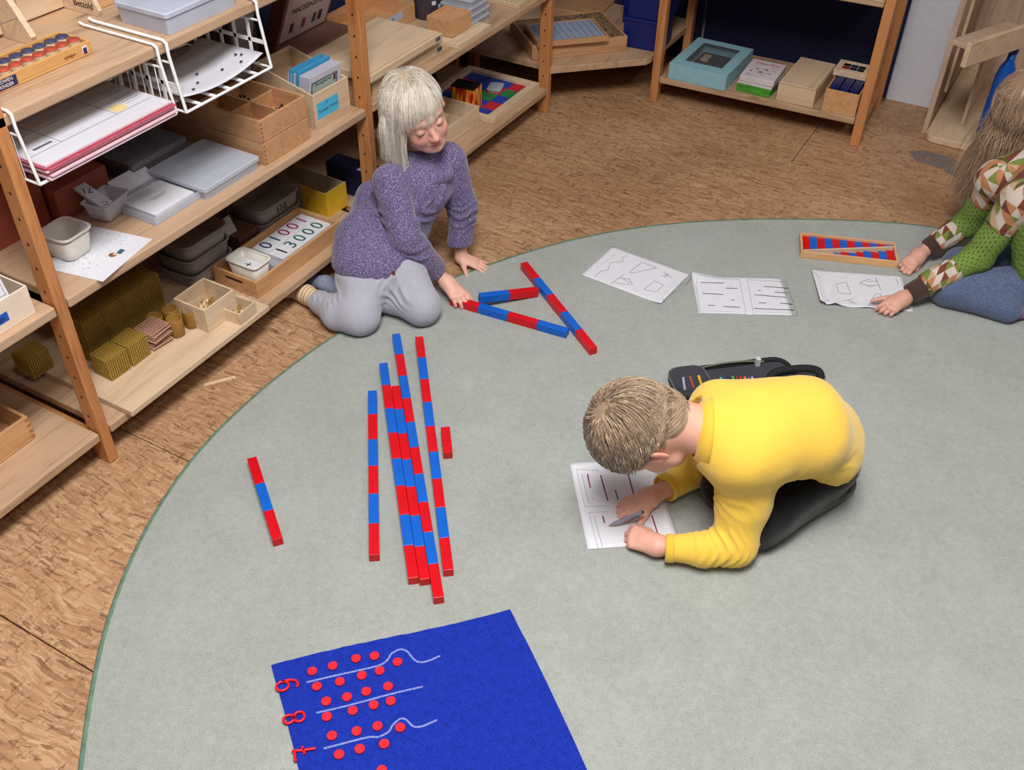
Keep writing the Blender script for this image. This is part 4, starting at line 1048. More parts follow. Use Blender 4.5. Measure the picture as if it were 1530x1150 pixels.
# sheet C : under the hands of the right girl
c0 = at(1223, 459); c1 = at(1379, 470)
cu = lambda u, v: .0006 + .010 * max(0, .30 - u) * (1 - v) * 3 * (1 + math.sin(u * 40 + 1)) + .006 * max(0, .12 - v) * 8 * math.sin(u * 9) ** 2 * (u < .7) + .004 * max(0, .15 - u) * 6
t, zf = sheet_on('drawing_sheet', 'crinkled white sheet of traced shapes under the hands of the long haired girl', c0, c1 - c0, .297, .205, cu)
def zc_(pts): return zl(pts, 1180, 330, 6.9545)
draw(t, zf, [zc_([(480, 660), (585, 640), (635, 765), (505, 750), (480, 660)]), zc_([(890, 590), (945, 720)]), zc_([(725, 650), (800, 615), (835, 608)]), zc_([(725, 650), (850, 690)]), zc_([(800, 635), (905, 630)]), zc_([(800, 678), (920, 672)]),
             zc_([(815, 890), (890, 762), (940, 760), (950, 790)]), zc_([(815, 890), (930, 900)]), zc_([(1100, 600), (1130, 665)]), zc_([(550, 835), (670, 815)]), zc_([(600, 825), (700, 870)]), zc_([(615, 850), (650, 860)]), zc_([(250, 555), (315, 610)]), zc_([(380, 820), (410, 850)])], .0012, INK)
draw(t, zf, [zc_([(300, 640), (330, 720), (400, 800)]), zc_([(400, 740), (440, 800)]), zc_([(440, 740), (480, 800)])], .0006, plain('faint_print', (170, 172, 182), .7, .02), 'small_print')
# sheet D : the boy's worksheet
c0 = at(877.7, 824.2); c1 = at(850.3, 693)
t, zf = sheet_on('worksheet', 'white worksheet with plum coloured bars the boy in yellow is writing on', c0, c1 - c0, .297, -.225, None)
def zb_(pts): return zl(pts, 830, 680, 7.65)
draw(t, zf, [zb_([(235, 165), (335, 590), (620, 585)]), zb_([(235, 165), (490, 180)]), zb_([(490, 1090), (380, 660), (590, 650)]), zb_([(1120, 610), (1280, 608), (1400, 905)])], .0007, INK, 'printed_frame')
draw(t, zf, [zb_([(365, 220), (398, 375)]), zb_([(515, 230), (598, 525)]), zb_([(682, 400), (715, 505)]), zb_([(822, 200), (895, 455)]), zb_([(538, 700), (560, 780)]), zb_([(1100, 690), (1178, 930)]), zb_([(975, 830), (995, 880)])], .0036, plain('plum_print', (132, 54, 92), .6, .05), 'printed_bar')
draw(t, zf, [zb_([(300, 220), (380, 555)]), zb_([(440, 700), (535, 1050)]), zb_([(430, 490), (425, 510)])], .0016, plain('faint_print2', (150, 152, 166), .7, .02), 'small_print')

# ================================================================== BOX OF SHORT RODS
c0 = at(1197, 376, .032); c1 = at(1343, 392, .032); c3 = at(1200, 346, .032)
ang = math.atan2(c1.y - c0.y, c1.x - c0.x); L = (c1 - c0).length; Wd = .125
t = thing('rod_case', 'flat wooden case with a diagonal slat holding short red and blue rods', 'box', (c0.x, c0.y, RZ), ang)
MB().openbox(0, L, 0, Wd, 0, .026, .007, .004).build('case_body', wood('case_wood', (222, 176, 128), (206, 156, 106), 'x', .45, False, 3.3, 1.5), t, .001)
MB().bar((.010, .012, .015), (L - .009, Wd - .028, .015), .006, .020).build('diagonal_slat', BIRCH, t)
sw = (L - .016) / 12.0; hh = .008; sl = (Wd - .04) / (L - .02)
def diag(x): return .012 + sl * (x - .010)
def shortrods(upper):
    n = 9; rw = (Wd - .018) / 10
    for k in range(9):
        if upper:   # rods against the far side, getting shorter towards the near side
            y1 = Wd - .008 - k * rw * 1.0; y0 = y1 - rw * .93
            xe = .010 + (y0 - .018) / sl if sl else 0; nseg = max(0, min(12, int((xe - .008) / sw)))
            xs, s0 = .008, 0
        else:
            y0 = .008 + k * rw; y1 = y0 + rw * .93
            xe = .010 + (y1 - .012 + .006) / sl; nseg = max(0, min(11, int((L - .008 - xe) / sw))); xs = L - .008 - nseg * sw; s0 = 0
        if nseg < 1: continue
        q = thing('short_rod', ('short striped rod in the far half of the wooden case, %s from the far side' if upper else 'short striped rod in the near half of the wooden case, %s from the near side') % ROW[k], 'rod', (c0.x, c0.y, RZ), ang, 'far short rods in the case' if upper else 'near short rods in the case')
        for i in range(nseg):
            if upper: m = RED if i % 2 == 0 else BLUE
            else: m = RED if (nseg - 1 - i) % 2 == 0 else BLUE
            MB().box(xs + i * sw + .0002, xs + (i + 1) * sw - .0002, y0, y1, .0045, .0045 + .013).build('segment', m, q)
shortrods(True); shortrods(False)

# ================================================================== FELT MAT, COUNTERS, NUMERALS
FZ = RZ + .0036
f0 = at(405, 993, FZ); f1 = at(762, 910, FZ); dv = (at(878, 1150, FZ) - f1); dv.z = 0; dv.normalize()
F1 = f1; F0 = f0; F2 = f1 + dv * .78; F3 = f0 + dv * .78
def wob(a, b, n, amp, s):
    r_ = random.Random(s); out = []
    for k in range(n):
        p = a + (b - a) * (k / n); nn = Vector((-(b - a).y, (b - a).x, 0)).normalized()
        out.append(p + nn * (r_.uniform(-amp, amp) + .003 * math.sin(k / n * 6.3)))
    return out
ring = wob(F0, F1, 34, .0008, 1) + wob(F1, F2, 34, .0004, 2) + wob(F2, F3, 20, .0004, 3) + wob(F3, F0, 34, .0004, 4)
mm, nt, b = nodes_of('royal_blue_felt')
v = coords(nt); n1 = noise(nt, 300, 4, v, .75); n2 = noise(nt, 60, 4, v, .7, .2)
f_ = mth(nt, 'ADD', mth(nt, 'MULTIPLY', n1.outputs[0], .75), mth(nt, 'MULTIPLY', n2.outputs[0], .25))
r = ramp(nt, f_, [(.36, lin((14, 28, 112))), (.5, lin((24, 48, 160))), (.66, lin((34, 60, 178)))])
nt.links.new(r.outputs[0], b.inputs['Base Color']); b.inputs['Roughness'].default_value = .95; b.inputs['Specular IOR Level'].default_value = .15; bump(nt, b, f_, .7, .002)
ft = thing('felt_mat', 'royal blue felt mat with white chalk lines at the bottom of the picture', 'mat', (F0.x, F0.y, RZ + .0006))
mb = MB(); pl = [(p.x - F0.x, p.y - F0.y) for p in ring]; area = sum(pl[i - 1][0] * pl[i][1] - pl[i][0] * pl[i - 1][1] for i in range(len(pl)))
if area < 0: pl.reverse()
mb.prism(pl, 0, .003); mb.build('felt', mm, ft)
mm, nt, b = nodes_of('chalk_line_white')
n_ = noise(nt, 260, 3, coords(nt), .7); r = ramp(nt, n_.outputs[0], [(.36, (.22, .22, .22, 1)), (.62, (.8, .8, .8, 1))]); nt.links.new(r.outputs[0], b.inputs['Alpha'])
b.inputs['Base Color'].default_value = lin((150, 165, 225)); b.inputs['Roughness'].default_value = 1
def smooth_pts(pts, k=5):
    out = []
    P_ = [pts[0]] + pts + [pts[-1]]
    for i in range(1, len(P_) - 2):
        for q in range(k):
            s = q / k; a, b_, c, d_ = P_[i - 1], P_[i], P_[i + 1], P_[i + 2]
            out.append(tuple(.5 * (2 * b_[j] + (-a[j] + c[j]) * s + (2 * a[j] - 5 * b_[j] + 4 * c[j] - d_[j]) * s * s + (-a[j] + 3 * b_[j] - 3 * c[j] + d_[j]) * s ** 3) for j in range(len(a))))
    out.append(pts[-1]); return out
for pts in ([(265, 548), (470, 500), (640, 462), (770, 430), (825, 392), (850, 352), (908, 322), (958, 335), (1000, 385), (1045, 410), (1110, 398), (1185, 365)], [(335, 757), (500, 720), (700, 668), (860, 625), (1065, 577)],
            [(385, 1003), (540, 962), (690, 925), (760, 923), (830, 888), (862, 838), (915, 797), (958, 810), (1000, 850), (1060, 850), (1165, 806)]):
    W = [at(400 + a / 4.6, 900 + c / 4.6, FZ) for a, c in smooth_pts(pts)]
    s_ = MB(); strip(s_, [(p.x - F0.x, p.y - F0.y) for p in W], .0042 if len(pts) != 3 else .0024, .0032, .0003); s_.build('chalk_line', mm, ft)
CR = plain('red_counter', (212, 36, 50), .35, .03); CRS = plain('red_counter_side', (190, 12, 30), .35, .03)
rows = [('above the upper chalk line', [(307, 473), (448, 436), (608, 386), (735, 368), (893, 410)]), ('below the upper chalk line', [(339, 577), (497, 545), (648, 502), (770, 470)]), ('above the middle straight chalk line', [(403, 680), (546, 650), (678, 612), (828, 577)]),
        ('below the middle straight chalk line', [(408, 785), (585, 744), (729, 705), (847, 678)]), ('above the lower chalk line', [(442, 916), (612, 885), (756, 850), (911, 860)]), ('below the lower chalk line', [(492, 1045), (634, 1007), (801, 972)]), ('at the bottom edge of the picture', [(785, 1153)])]
ordn = ['first', 'second', 'third', 'fourth', 'fifth']
for wh, L_ in rows:
    for k, (a, c) in enumerate(L_):
        p = at(400 + a / 4.6, 900 + (c + 4) / 4.6, FZ)
        lab = ('%s round red counter from the numerals, %s' % (ordn[k], wh)) if len(L_) > 1 else 'round red counter cut by the bottom edge of the picture'
        if k == 4: lab = 'last round red counter, tucked under the bend of the upper chalk line'
        if wh == 'above the lower chalk line' and k == 3: lab = 'round red counter tucked under the bend of the lower chalk line'
        o = MB().lathe([(.0094, 0), (.0106, .001), (.0108, .004), (.0100, .005)], n=28).build('counter', [CR], loc=(p.x, p.y, FZ + .0004))
        tag(o, lab, 'counter', 'red counters on the blue felt')
dxn = (f1 - f0).normalized(); upn = -dxn; rtn = Vector((-dxn.y, dxn.x, 0))
NR = plain('red_numeral', (216, 22, 34), .35, .03)
def numeral(lab, paths, cx, cy, s=.043):
    p = at(400 + cx / 4.6, 900 + cy / 4.6, FZ); t = MB()
    for pts in paths:
        W = [p + rtn * (x * s) + upn * (y * s) for x, y in smooth_pts(pts, 6)]
        t.tube([(q.x - p.x, q.y - p.y, .0030) for q in W], .0032, 6)
    o = t.build('numeral', NR, loc=(p.x, p.y, FZ + .0004)); tag(o, lab, 'numeral')
c_ = lambda cx, cy, rx, ry, a0, a1, n=14: [(cx + rx * math.cos(math.radians(a0 + (a1 - a0) * k / n)), cy + ry * math.sin(math.radians(a0 + (a1 - a0) * k / n))) for k in range(n + 1)]
numeral('red numeral 9 at the upper left edge of the blue felt', [c_(0, .22, .26, .30, 0, 360), [(.26, .22), (.25, -.15), (.12, -.45), (-.12, -.52), (-.24, -.42)]], 134, 572)
numeral('red numeral 8 at the left edge of the blue felt', [c_(0, .25, .22, .25, 0, 360), c_(0, -.25, .26, .25, 0, 360)], 182, 798)
numeral('red numeral 7 with a cross bar at the lower left edge of the blue felt', [[(-.32, .36), (-.25, .45), (.05, .42), (.22, .5)], [(.22, .5), (.12, .0), (.06, -.55)], [(-.12, -.02), (.12, .0), (.32, .04)]], 250, 1035)

# ================================================================== PENCIL CASE
pc = at(1008, 585, .0); p1 = at(1110, 572, 0); p2 = at(1236, 566, 0)
CASE = plain('navy_fabric_case', (26, 28, 44), .8, .12, 60, sheen=.3); CASEB = plain('black_case_lining', (22, 22, 24), .8, .08, 60); ZIP = plain('green_grey_zip', (96, 110, 84), .6, .08)
ca = math.atan2((p1 - pc).y, (p1 - pc).x)
t = thing('pencil_case', 'open dark blue zip pencil case with coloured pencils behind the boy', 'case', (pc.x, pc.y, RZ), ca)
L1 = (p1 - pc).length
def pillow(mb, x0, x1, y0, y1, z0, z1, r):
    Lp = [[(x, y, z) for x, y in rrect(x0 + d, x1 - d, y0 + d, y1 - d, r)] for d, z in ((.006, z0), (0, z0 + .006), (0, z1 - .006), (.006, z1))]
    mb.loft(Lp, smooth=False)
mb = MB(); pillow(mb, -.01, L1 + .145, -.055, .058, 0, .014, .03); mb.build('bottom_panel', CASE, t)
mb = MB(); pillow(mb, -.012, .10, -.055, .06, .0142, .038, .03); mb.build('pencil_pouch', CASE, t)
W = [(.10, .058, .030)]
mb = MB(); mb.tube([(x, y, .012) for x, y in rrect(.0, L1 + .15, -.056, .064, .04)], .0085, 8); mb.build('rim', CASEB, t)
mb = MB(); mb.tube(smooth_pts([(.10, .056, .022), (.16, .058, .026), (.23, .056, .026), (.29, .05, .020)]), .003, 6); mb.build('zip', ZIP, t)
MB().box(.262, .274, .038, .052, .0145, .040).build('zip_pull', plain('pale_zip_pull', (200, 200, 205), .3, .02), t)
q = at(1160, 566, 0); q2 = at(1228, 560, 0)
t2 = MB(); t2.tube(smooth_pts([tuple(at(px, py, zz)) for px, py, zz in ((1148, 566, .014), (1160, 556, .03), (1190, 551, .034), (1212, 551, .034), (1224, 556, .03), (1227, 566, .016))], 5), .012, 8)
lidc = t2.build('case_flap', CASEB); tag(lidc, 'black open lid flap of the pencil case behind the boy\'s back', 'case')
lidc.parent = t; lidc.matrix_parent_inverse = (Matrix.Translation(t.location) @ Matrix.Rotation(ca, 4, 'Z')).inverted(); del lidc['category']
KIDS.setdefault(t.name, []).append(lidc)
tops = [(1021, 563, 1022, 570, (168, 168, 196), 'pale grey'), (1031, 561, 1034, 570, (160, 84, 72), 'brown'), (1044, 560, 1047, 569, (222, 178, 40), 'yellow'),
        (1071, 566, 1075, 573, (60, 170, 210), 'light blue'), (1077, 563, 1081, 572, (70, 176, 222), 'sky blue'), (1084, 566, 1087, 573, (150, 142, 132), 'grey'), (1089, 562, 1093, 573, (44, 40, 118), 'indigo'), (1095, 561, 1098, 573, (96, 168, 70), 'green'),
        (1101, 562, 1104, 572, (130, 60, 74), 'maroon'), (1106, 561, 1110, 572, (206, 36, 44), 'red'), (1113, 562, 1116, 571, (232, 120, 60), 'orange'), (1119, 563, 1122, 570, (100, 84, 170), 'violet'), (1124, 562, 1127, 569, (170, 150, 220), 'lilac')]
for k, (xa, ya, xb, yb, col, nm) in enumerate(tops):
    zz = .045 if k < 3 else .024
    A = at(xa, ya, zz + RZ); B = at(xb, yb, zz + RZ); d = (B - A).normalized(); B = A + d * (.085 if k > 2 else .05)
    t = thing('coloured_pencil', '%s %s in the open pencil case' % (nm, 'felt pen' if k > 2 else 'pencil on the pouch'), 'pencil', (A.x, A.y, A.z - .004))
    mt = plain('pen_' + nm.replace(' ', '_'), col, .35, .02)
    MB().tube([(0, 0, 0), (d.x * .02, d.y * .02, 0)], .0040, 8).build('pen_cap', mt, t)
    MB().tube([(d.x * .0205, d.y * .0205, 0), tuple(d * (B - A).length)], .0036, 8).build('pen_barrel', mt, t)
# ================================================================== PEOPLE : smooth bodies grown from a distance field
from mathutils import noise as mnoise
UV_ = Vector((0.8686, 0.4952, 0)); VV_ = Vector((-0.4952, 0.8686, 0)); ZV = Vector((0, 0, 1))
def cap(a, b, ra, rb, k=.02, op=1): return ('c', np.array(a, float), np.array(b, float), ra, rb, k, op)
def ell(c, r, R=None, k=.02, op=1):
    return ('e', np.array(c, float), np.array(r, float), np.eye(3) if R is None else np.array([list(x) for x in R], float), 0, k, op)
def plane_cut(c, n, r): return ('h', np.array(c, float), np.array(n, float), r, 0, 0, 0)
def bbox_(p):
    if p[0] == 'c':
        lo = np.minimum(p[1] - p[3], p[2] - p[4]); hi = np.maximum(p[1] + p[3], p[2] + p[4])
    else:
        m = max(p[2]); lo = p[1] - m; hi = p[1] + m
    return lo, hi
def field(prims, h, pad=.01):
    los = np.array([bbox_(p)[0] for p in prims if p[6] > 0]); his = np.array([bbox_(p)[1] for p in prims if p[6] > 0])
    lo = los.min(0) - pad - 2 * h; hi = his.max(0) + pad + 2 * h
    n = np.ceil((hi - lo) / h).astype(int) + 1
    F = np.full(n, .5, np.float32); ax = [lo[i] + h * np.arange(n[i]) for i in range(3)]
    for p in prims:
        if p[0] == 'h':
            X = ax[0][:, None, None]; Y = ax[1][None, :, None]; Z = ax[2][None, None, :]; d = (X - p[1][0]) * p[2][0] + (Y - p[1][1]) * p[2][1] + (Z - p[1][2]) * p[2][2]
            near = (X - p[1][0]) ** 2 + (Y - p[1][1]) ** 2 + (Z - p[1][2]) ** 2 < p[3] ** 2; F = np.where(near, np.maximum(F, d), F).astype(np.float32); continue
        a, b = bbox_(p); m = p[5] + 4 * h
        i0 = np.clip(((a - m - lo) / h).astype(int), 0, n - 1); i1 = np.clip(np.ceil((b + m - lo) / h).astype(int) + 1, 1, n)
        if (i1 <= i0).any(): continue
        X = ax[0][i0[0]:i1[0], None, None].astype(np.float32); Y = ax[1][None, i0[1]:i1[1], None].astype(np.float32); Z = ax[2][None, None, i0[2]:i1[2]].astype(np.float32)
        if p[0] == 'c':
            ba = p[2] - p[1]; L = max(float(ba @ ba), 1e-9)
            t = np.clip(((X - p[1][0]) * ba[0] + (Y - p[1][1]) * ba[1] + (Z - p[1][2]) * ba[2]) / L, 0, 1)
            d = np.sqrt((X - p[1][0] - t * ba[0]) ** 2 + (Y - p[1][1] - t * ba[1]) ** 2 + (Z - p[1][2] - t * ba[2]) ** 2) - (p[3] + (p[4] - p[3]) * t)
        else:
            R = p[3]; q = [(X - p[1][0]) * R[0][j] + (Y - p[1][1]) * R[1][j] + (Z - p[1][2]) * R[2][j] for j in range(3)]
            k0 = np.sqrt(sum((q[j] / p[2][j]) ** 2 for j in range(3))); k1 = np.sqrt(sum((q[j] / p[2][j] ** 2) ** 2 for j in range(3))) + 1e-6
            d = k0 * (k0 - 1) / k1
        S = F[i0[0]:i1[0], i0[1]:i1[1], i0[2]:i1[2]]; k = max(p[5], 1e-5)
        if p[6] > 0:
            g_ = np.clip(.5 + .5 * (S - d) / k, 0, 1); S[...] = S + (d - S) * g_ - k * g_ * (1 - g_)
        else:
            d = -d; g_ = np.clip(.5 - .5 * (S - d) / k, 0, 1); S[...] = S + (d - S) * g_ + k * g_ * (1 - g_)
    return F, lo, h
def nets(F, lo, h):
    S = F < 0; n = np.array(F.shape)
    c = np.zeros(n - 1, np.int8)
    for dx in (0, 1):
        for dy in (0, 1):
            for dz in (0, 1): c += S[dx:n[0] - 1 + dx, dy:n[1] - 1 + dy, dz:n[2] - 1 + dz]
    act = (c > 0) & (c < 8); I = np.argwhere(act); idx = np.full(act.shape, -1, np.int32); idx[act] = np.arange(len(I))
    acc = np.zeros((len(I), 3)); cnt = np.zeros(len(I))
    cor = [(0, 0, 0), (1, 0, 0), (0, 1, 0), (1, 1, 0), (0, 0, 1), (1, 0, 1), (0, 1, 1), (1, 1, 1)]
    for a, b in ((0, 1), (2, 3), (4, 5), (6, 7), (0, 2), (1, 3), (4, 6), (5, 7), (0, 4), (1, 5), (2, 6), (3, 7)):
        A = np.array(cor[a]); B = np.array(cor[b]); ia = I + A; ib = I + B
        fa = F[ia[:, 0], ia[:, 1], ia[:, 2]]; fb = F[ib[:, 0], ib[:, 1], ib[:, 2]]; m = (fa < 0) != (fb < 0)
        t = np.where(m, fa / np.where(m, fa - fb, 1), 0); acc += (A + t[:, None] * (B - A)) * m[:, None]; cnt += m
    V = lo + h * (I + acc / cnt[:, None]); Q = []
    for d in range(3):
        e = [0, 0, 0]; e[d] = 1; o1, o2 = (d + 1) % 3, (d + 2) % 3
        s0 = S[tuple(slice(0, n[i] - e[i]) for i in range(3))]; s1 = S[tuple(slice(e[i], n[i]) for i in range(3))]
        E = np.argwhere(s0 != s1); E = E[(E[:, o1] > 0) & (E[:, o2] > 0) & (E[:, o1] < n[o1] - 1) & (E[:, o2] < n[o2] - 1)]
        if not len(E): continue
        ins = S[E[:, 0], E[:, 1], E[:, 2]]; u_ = np.zeros(3, int); v_ = np.zeros(3, int); u_[o1] = 1; v_[o2] = 1
        q = np.stack([idx[tuple((E - u_ - v_).T)], idx[tuple((E - v_).T)], idx[tuple(E.T)], idx[tuple((E - u_).T)]], 1)
        q[~ins] = q[~ins][:, ::-1]; Q.append(q)
    Q = np.concatenate(Q); return V, Q[(Q >= 0).all(1)]
def relax(V, Q, it, lam=.5):
    E = np.concatenate([Q[:, [0, 1]], Q[:, [1, 2]], Q[:, [2, 3]], Q[:, [3, 0]]]); E = np.concatenate([E, E[:, ::-1]])
    cn = np.bincount(E[:, 0], minlength=len(V))[:, None]
    for _ in range(it):
        s = np.stack([np.bincount(E[:, 0], V[E[:, 1], j], len(V)) for j in range(3)], 1); V = V + lam * (s / np.maximum(cn, 1) - V)
    return V
def normals(V, Q):
    nn = np.cross(V[Q[:, 2]] - V[Q[:, 0]], V[Q[:, 3]] - V[Q[:, 1]]); N = np.zeros_like(V)
    for j in range(4):
        for a in range(3): N[:, a] += np.bincount(Q[:, j], nn[:, a], len(V))
    return N / (np.linalg.norm(N, axis=1)[:, None] + 1e-12)
def grow(prims, h, it=2, disp=None, zmin=None, cut=None):
    F, lo, h = field(prims, h)
    if cut is not None:     # list of (point, normal): keep the side where (p-point).normal < 0
        n = F.shape; X = (lo[0] + h * np.arange(n[0]))[:, None, None]; Y = (lo[1] + h * np.arange(n[1]))[None, :, None]; Z = (lo[2] + h * np.arange(n[2]))[None, None, :]
        for p, q, rad in cut:
            d = (X - p[0]) * q[0] + (Y - p[1]) * q[1] + (Z - p[2]) * q[2]
            near = (X - p[0]) ** 2 + (Y - p[1]) ** 2 + (Z - p[2]) ** 2 < rad * rad
            F = np.where(near, np.maximum(F, d), F)
    if zmin is not None:
        Z = (lo[2] + h * np.arange(F.shape[2]))[None, None, :]; F = np.maximum(F, zmin - Z)
    V, Q = nets(F, lo, h); V = relax(V, Q, it)
    if disp is not None: V = V + normals(V, Q) * disp(V)[:, None]
    if zmin is not None: V[:, 2] = np.maximum(V[:, 2], zmin)
    return V, Q
def joined(parts):
    V = []; Q = []; n = 0
    for v, q in parts: V.append(v); Q.append(q + n); n += len(v)
    return np.concatenate(V), np.concatenate(Q)
def to_obj(name, VQ, mat, parent, tint=None, uv=None):
    V, Q = VQ; me = bpy.data.meshes.new(name); O = np.array(parent.location)
    me.vertices.add(len(V)); me.vertices.foreach_set('co', (V - O).astype(np.float32).ravel())
    me.loops.add(Q.size); me.loops.foreach_set('vertex_index', Q.astype(np.int32).ravel())
    me.polygons.add(len(Q)); me.polygons.foreach_set('loop_start', np.arange(0, Q.size, Q.shape[1], dtype=np.int32)); me.polygons.foreach_set('loop_total', np.full(len(Q), Q.shape[1], np.int32))
    me.update(calc_edges=True); me.polygons.foreach_set('use_smooth', np.ones(len(Q), bool)); me.materials.append(mat); me.validate()
    if tint is not None:
        a = me.attributes.new('tint', 'FLOAT_COLOR', 'POINT'); a.data.foreach_set('color', np.concatenate([tint, np.ones((len(tint), 1))], 1).astype(np.float32).ravel())
    if uv is not None:
        a = me.attributes.new('clothuv', 'FLOAT_VECTOR', 'POINT'); a.data.foreach_set('vector', uv.astype(np.float32).ravel())
    return link(name, me, parent)
def vnoise(V, s, amp, seed=0, st=(1, 1, 1)):
    return np.array([mnoise.noise(Vector((p[0] * s * st[0] + seed, p[1] * s * st[1] - seed, p[2] * s * st[2] + seed * .5))) for p in V]) * amp

def frame(F_, U_):
    F_ = Vector(F_).normalized(); U_ = Vector(U_); U_ = (U_ - F_ * U_.dot(F_)).normalized(); Lf = U_.cross(F_)
    return Matrix((Lf, F_, U_)).transposed()       # local x = left, y = front, z = up
def head_prims(c, R, s=1.0, eyes=True):
    c = Vector(c); W = lambda x, y, z: c + R @ Vector((x, y, z)) * s
    P = [ell(W(0, -.010, .020), (.074 * s, .092 * s, .082 * s), R), ell(W(0, .026, -.030), (.060 * s, .062 * s, .074 * s), R, .03),
         ell(W(0, .044, -.074), (.036 * s, .036 * s, .028 * s), R, .025), ell(W(0, -.03, -.03), (.058 * s, .055 * s, .05 * s), R, .03)]
    for x in (-1, 1):
        P += [ell(W(x * .031, .060, -.044), (.024 * s, .022 * s, .022 * s), R, .016), cap(W(x * .012, .080, .012), W(x * .042, .068, .010), .0075 * s, .007 * s, .014),
              cap(W(x * .040, .03, -.07), W(x * .018, .062, -.088), .018 * s, .014 * s, .02)]
    for x in (-1, 1):
        P += [ell(W(x * .029, .092, -.008), (.015 * s, .012 * s, .011 * s), R, .010, -1), ell(W(x * .029, .0755, -.010), (.0135 * s, .0120 * s, .0115 * s), R, .003)]
    P += [cap(W(0, .084, -.004), W(0, .100, -.036), .0065 * s, .0095 * s, .009), ell(W(0, .101, -.038), (.0105 * s, .010 * s, .009 * s), R, .005)]
    for x in (-1, 1):
        P += [ell(W(x * .0095, .095, -.041), (.0068 * s, .008 * s, .0062 * s), R, .005), ell(W(x * .0055, .102, -.0475), (.003 * s, .004 * s, .003 * s), R, .003, -1)]
    P += [cap(W(-.016, .082, -.0655), W(0, .0885, -.0625), .0042 * s, .0056 * s, .006), cap(W(.016, .082, -.0655), W(0, .0885, -.0625), .0042 * s, .0056 * s, .004),
          cap(W(-.012, .082, -.0735), W(.012, .082, -.0735), .0056 * s, .0056 * s, .005), cap(W(-.019, .086, -.0688), W(.019, .086, -.0688), .0012 * s, .0012 * s, .003, -1),
          ell(W(0, .072, -.092), (.016 * s, .015 * s, .013 * s), R, .014)]
    for x in (-1, 1):
        Re = R @ Matrix.Rotation(x * math.radians(20), 3, 'Z') @ Matrix.Rotation(math.radians(-8), 3, 'X')
        P += [ell(W(x * .0785, -.008, -.016), (.0065 * s, .019 * s, .031 * s), Re, .005), ell(W(x * .0855, -.004, -.014), (.006 * s, .011 * s, .020 * s), Re, .004, -1),
              ell(W(x * .080, .002, -.030), (.0045 * s, .009 * s, .010 * s), Re, .004), ell(W(x * .0795, .004, -.016), (.0035 * s, .004 * s, .006 * s), Re, .003)]
    return P, W
def head_tint(V, W, R, c, s, base):
    """true colouring of skin: lips, cheeks, ears, nose tip"""
    T = np.tile(np.array(base[:3]), (len(V), 1)); L = (V - np.array(c)) @ np.array([list(r) for r in R]) / s
    def blend(p, r, col, a):
        d = np.sqrt((((L - np.array(p)) / np.array(r)) ** 2).sum(1)); w_ = np.clip(1 - d, 0, 1) ** .8 * a; T[:] = T * (1 - w_[:, None]) + np.array(lin(col)[:3]) * w_[:, None]
    for x in (-1, 1):
        blend((x * .036, .07, -.042), (.030, .03, .028), (222, 132, 120), .55); blend((x * .082, -.006, -.016), (.02, .03, .04), (226, 130, 118), .75)
    blend((0, .103, -.04), (.02, .02, .018), (224, 140, 126), .5); blend((0, .088, -.0685), (.022, .014, .013), (186, 86, 84), 1.0)
    return T
def hand_prims(w_, D, N, side, curl=(.3, .4, .3), s=1.0, spread=.10, thumb=(.75, .65, -.15), thumb_curl=.3, per=None):
    """w_ wrist point, D towards the fingers, N out of the back of the hand, side: +1/-1 where the thumb sits"""
    w_ = Vector(w_); D = Vector(D).normalized(); N = Vector(N); N = (N - D * N.dot(D)).normalized(); S = D.cross(N) * side
    P = []; offs = (.0205, .0070, -.0065, -.0195); ml = (.060, .063, .060, .054); fl = (.044, .050, .046, .036)
    for i in range(4):
        a = w_ + (S * offs[i] * .55 + D * .004) * s; kn = w_ + (S * offs[i] + D * ml[i]) * s
        P.append(cap(a, kn, .0115 * s, .0088 * s, .012))
    tips = []
    for i in range(4):
        cu = curl if per is None else per[i]
        d = (D + S * (spread * (1.2 - i * .8))).normalized(); p = w_ + (S * offs[i] + D * ml[i]) * s; ax = d.cross(N).normalized(); r = .0069 * s * (1, 1.02, 1, .9)[i]
        for j, fr_ in enumerate((.46, .30, .24)):
            rot = Matrix.Rotation(-cu[j], 3, ax); d = rot @ d
            q = p + d * fl[i] * fr_ * s; P.append(cap(p, q, r, r * (.93, .92, .88)[j], .0014)); r *= (.93, .92, .88)[j]; p = q
        tips.append((p, d, N))
    T0 = w_ + (S * .014 + D * .012 - N * .003) * s; td = (D * thumb[0] + S * thumb[1] + N * thumb[2]).normalized(); T1 = T0 + td * .030 * s
    P.append(cap(T0, T1, .0115 * s, .0095 * s, .010)); td2 = (td - S * thumb_curl).normalized(); T2 = T1 + td2 * .024 * s
    P.append(cap(T1, T2, .0090 * s, .0080 * s, .003)); td3 = (td2 - S * thumb_curl * .6 - N * .1).normalized(); T3 = T2 + td3 * .019 * s
    P.append(cap(T2, T3, .0080 * s, .0066 * s, .003)); tips.append((T3, td3, N))
    return P, tips

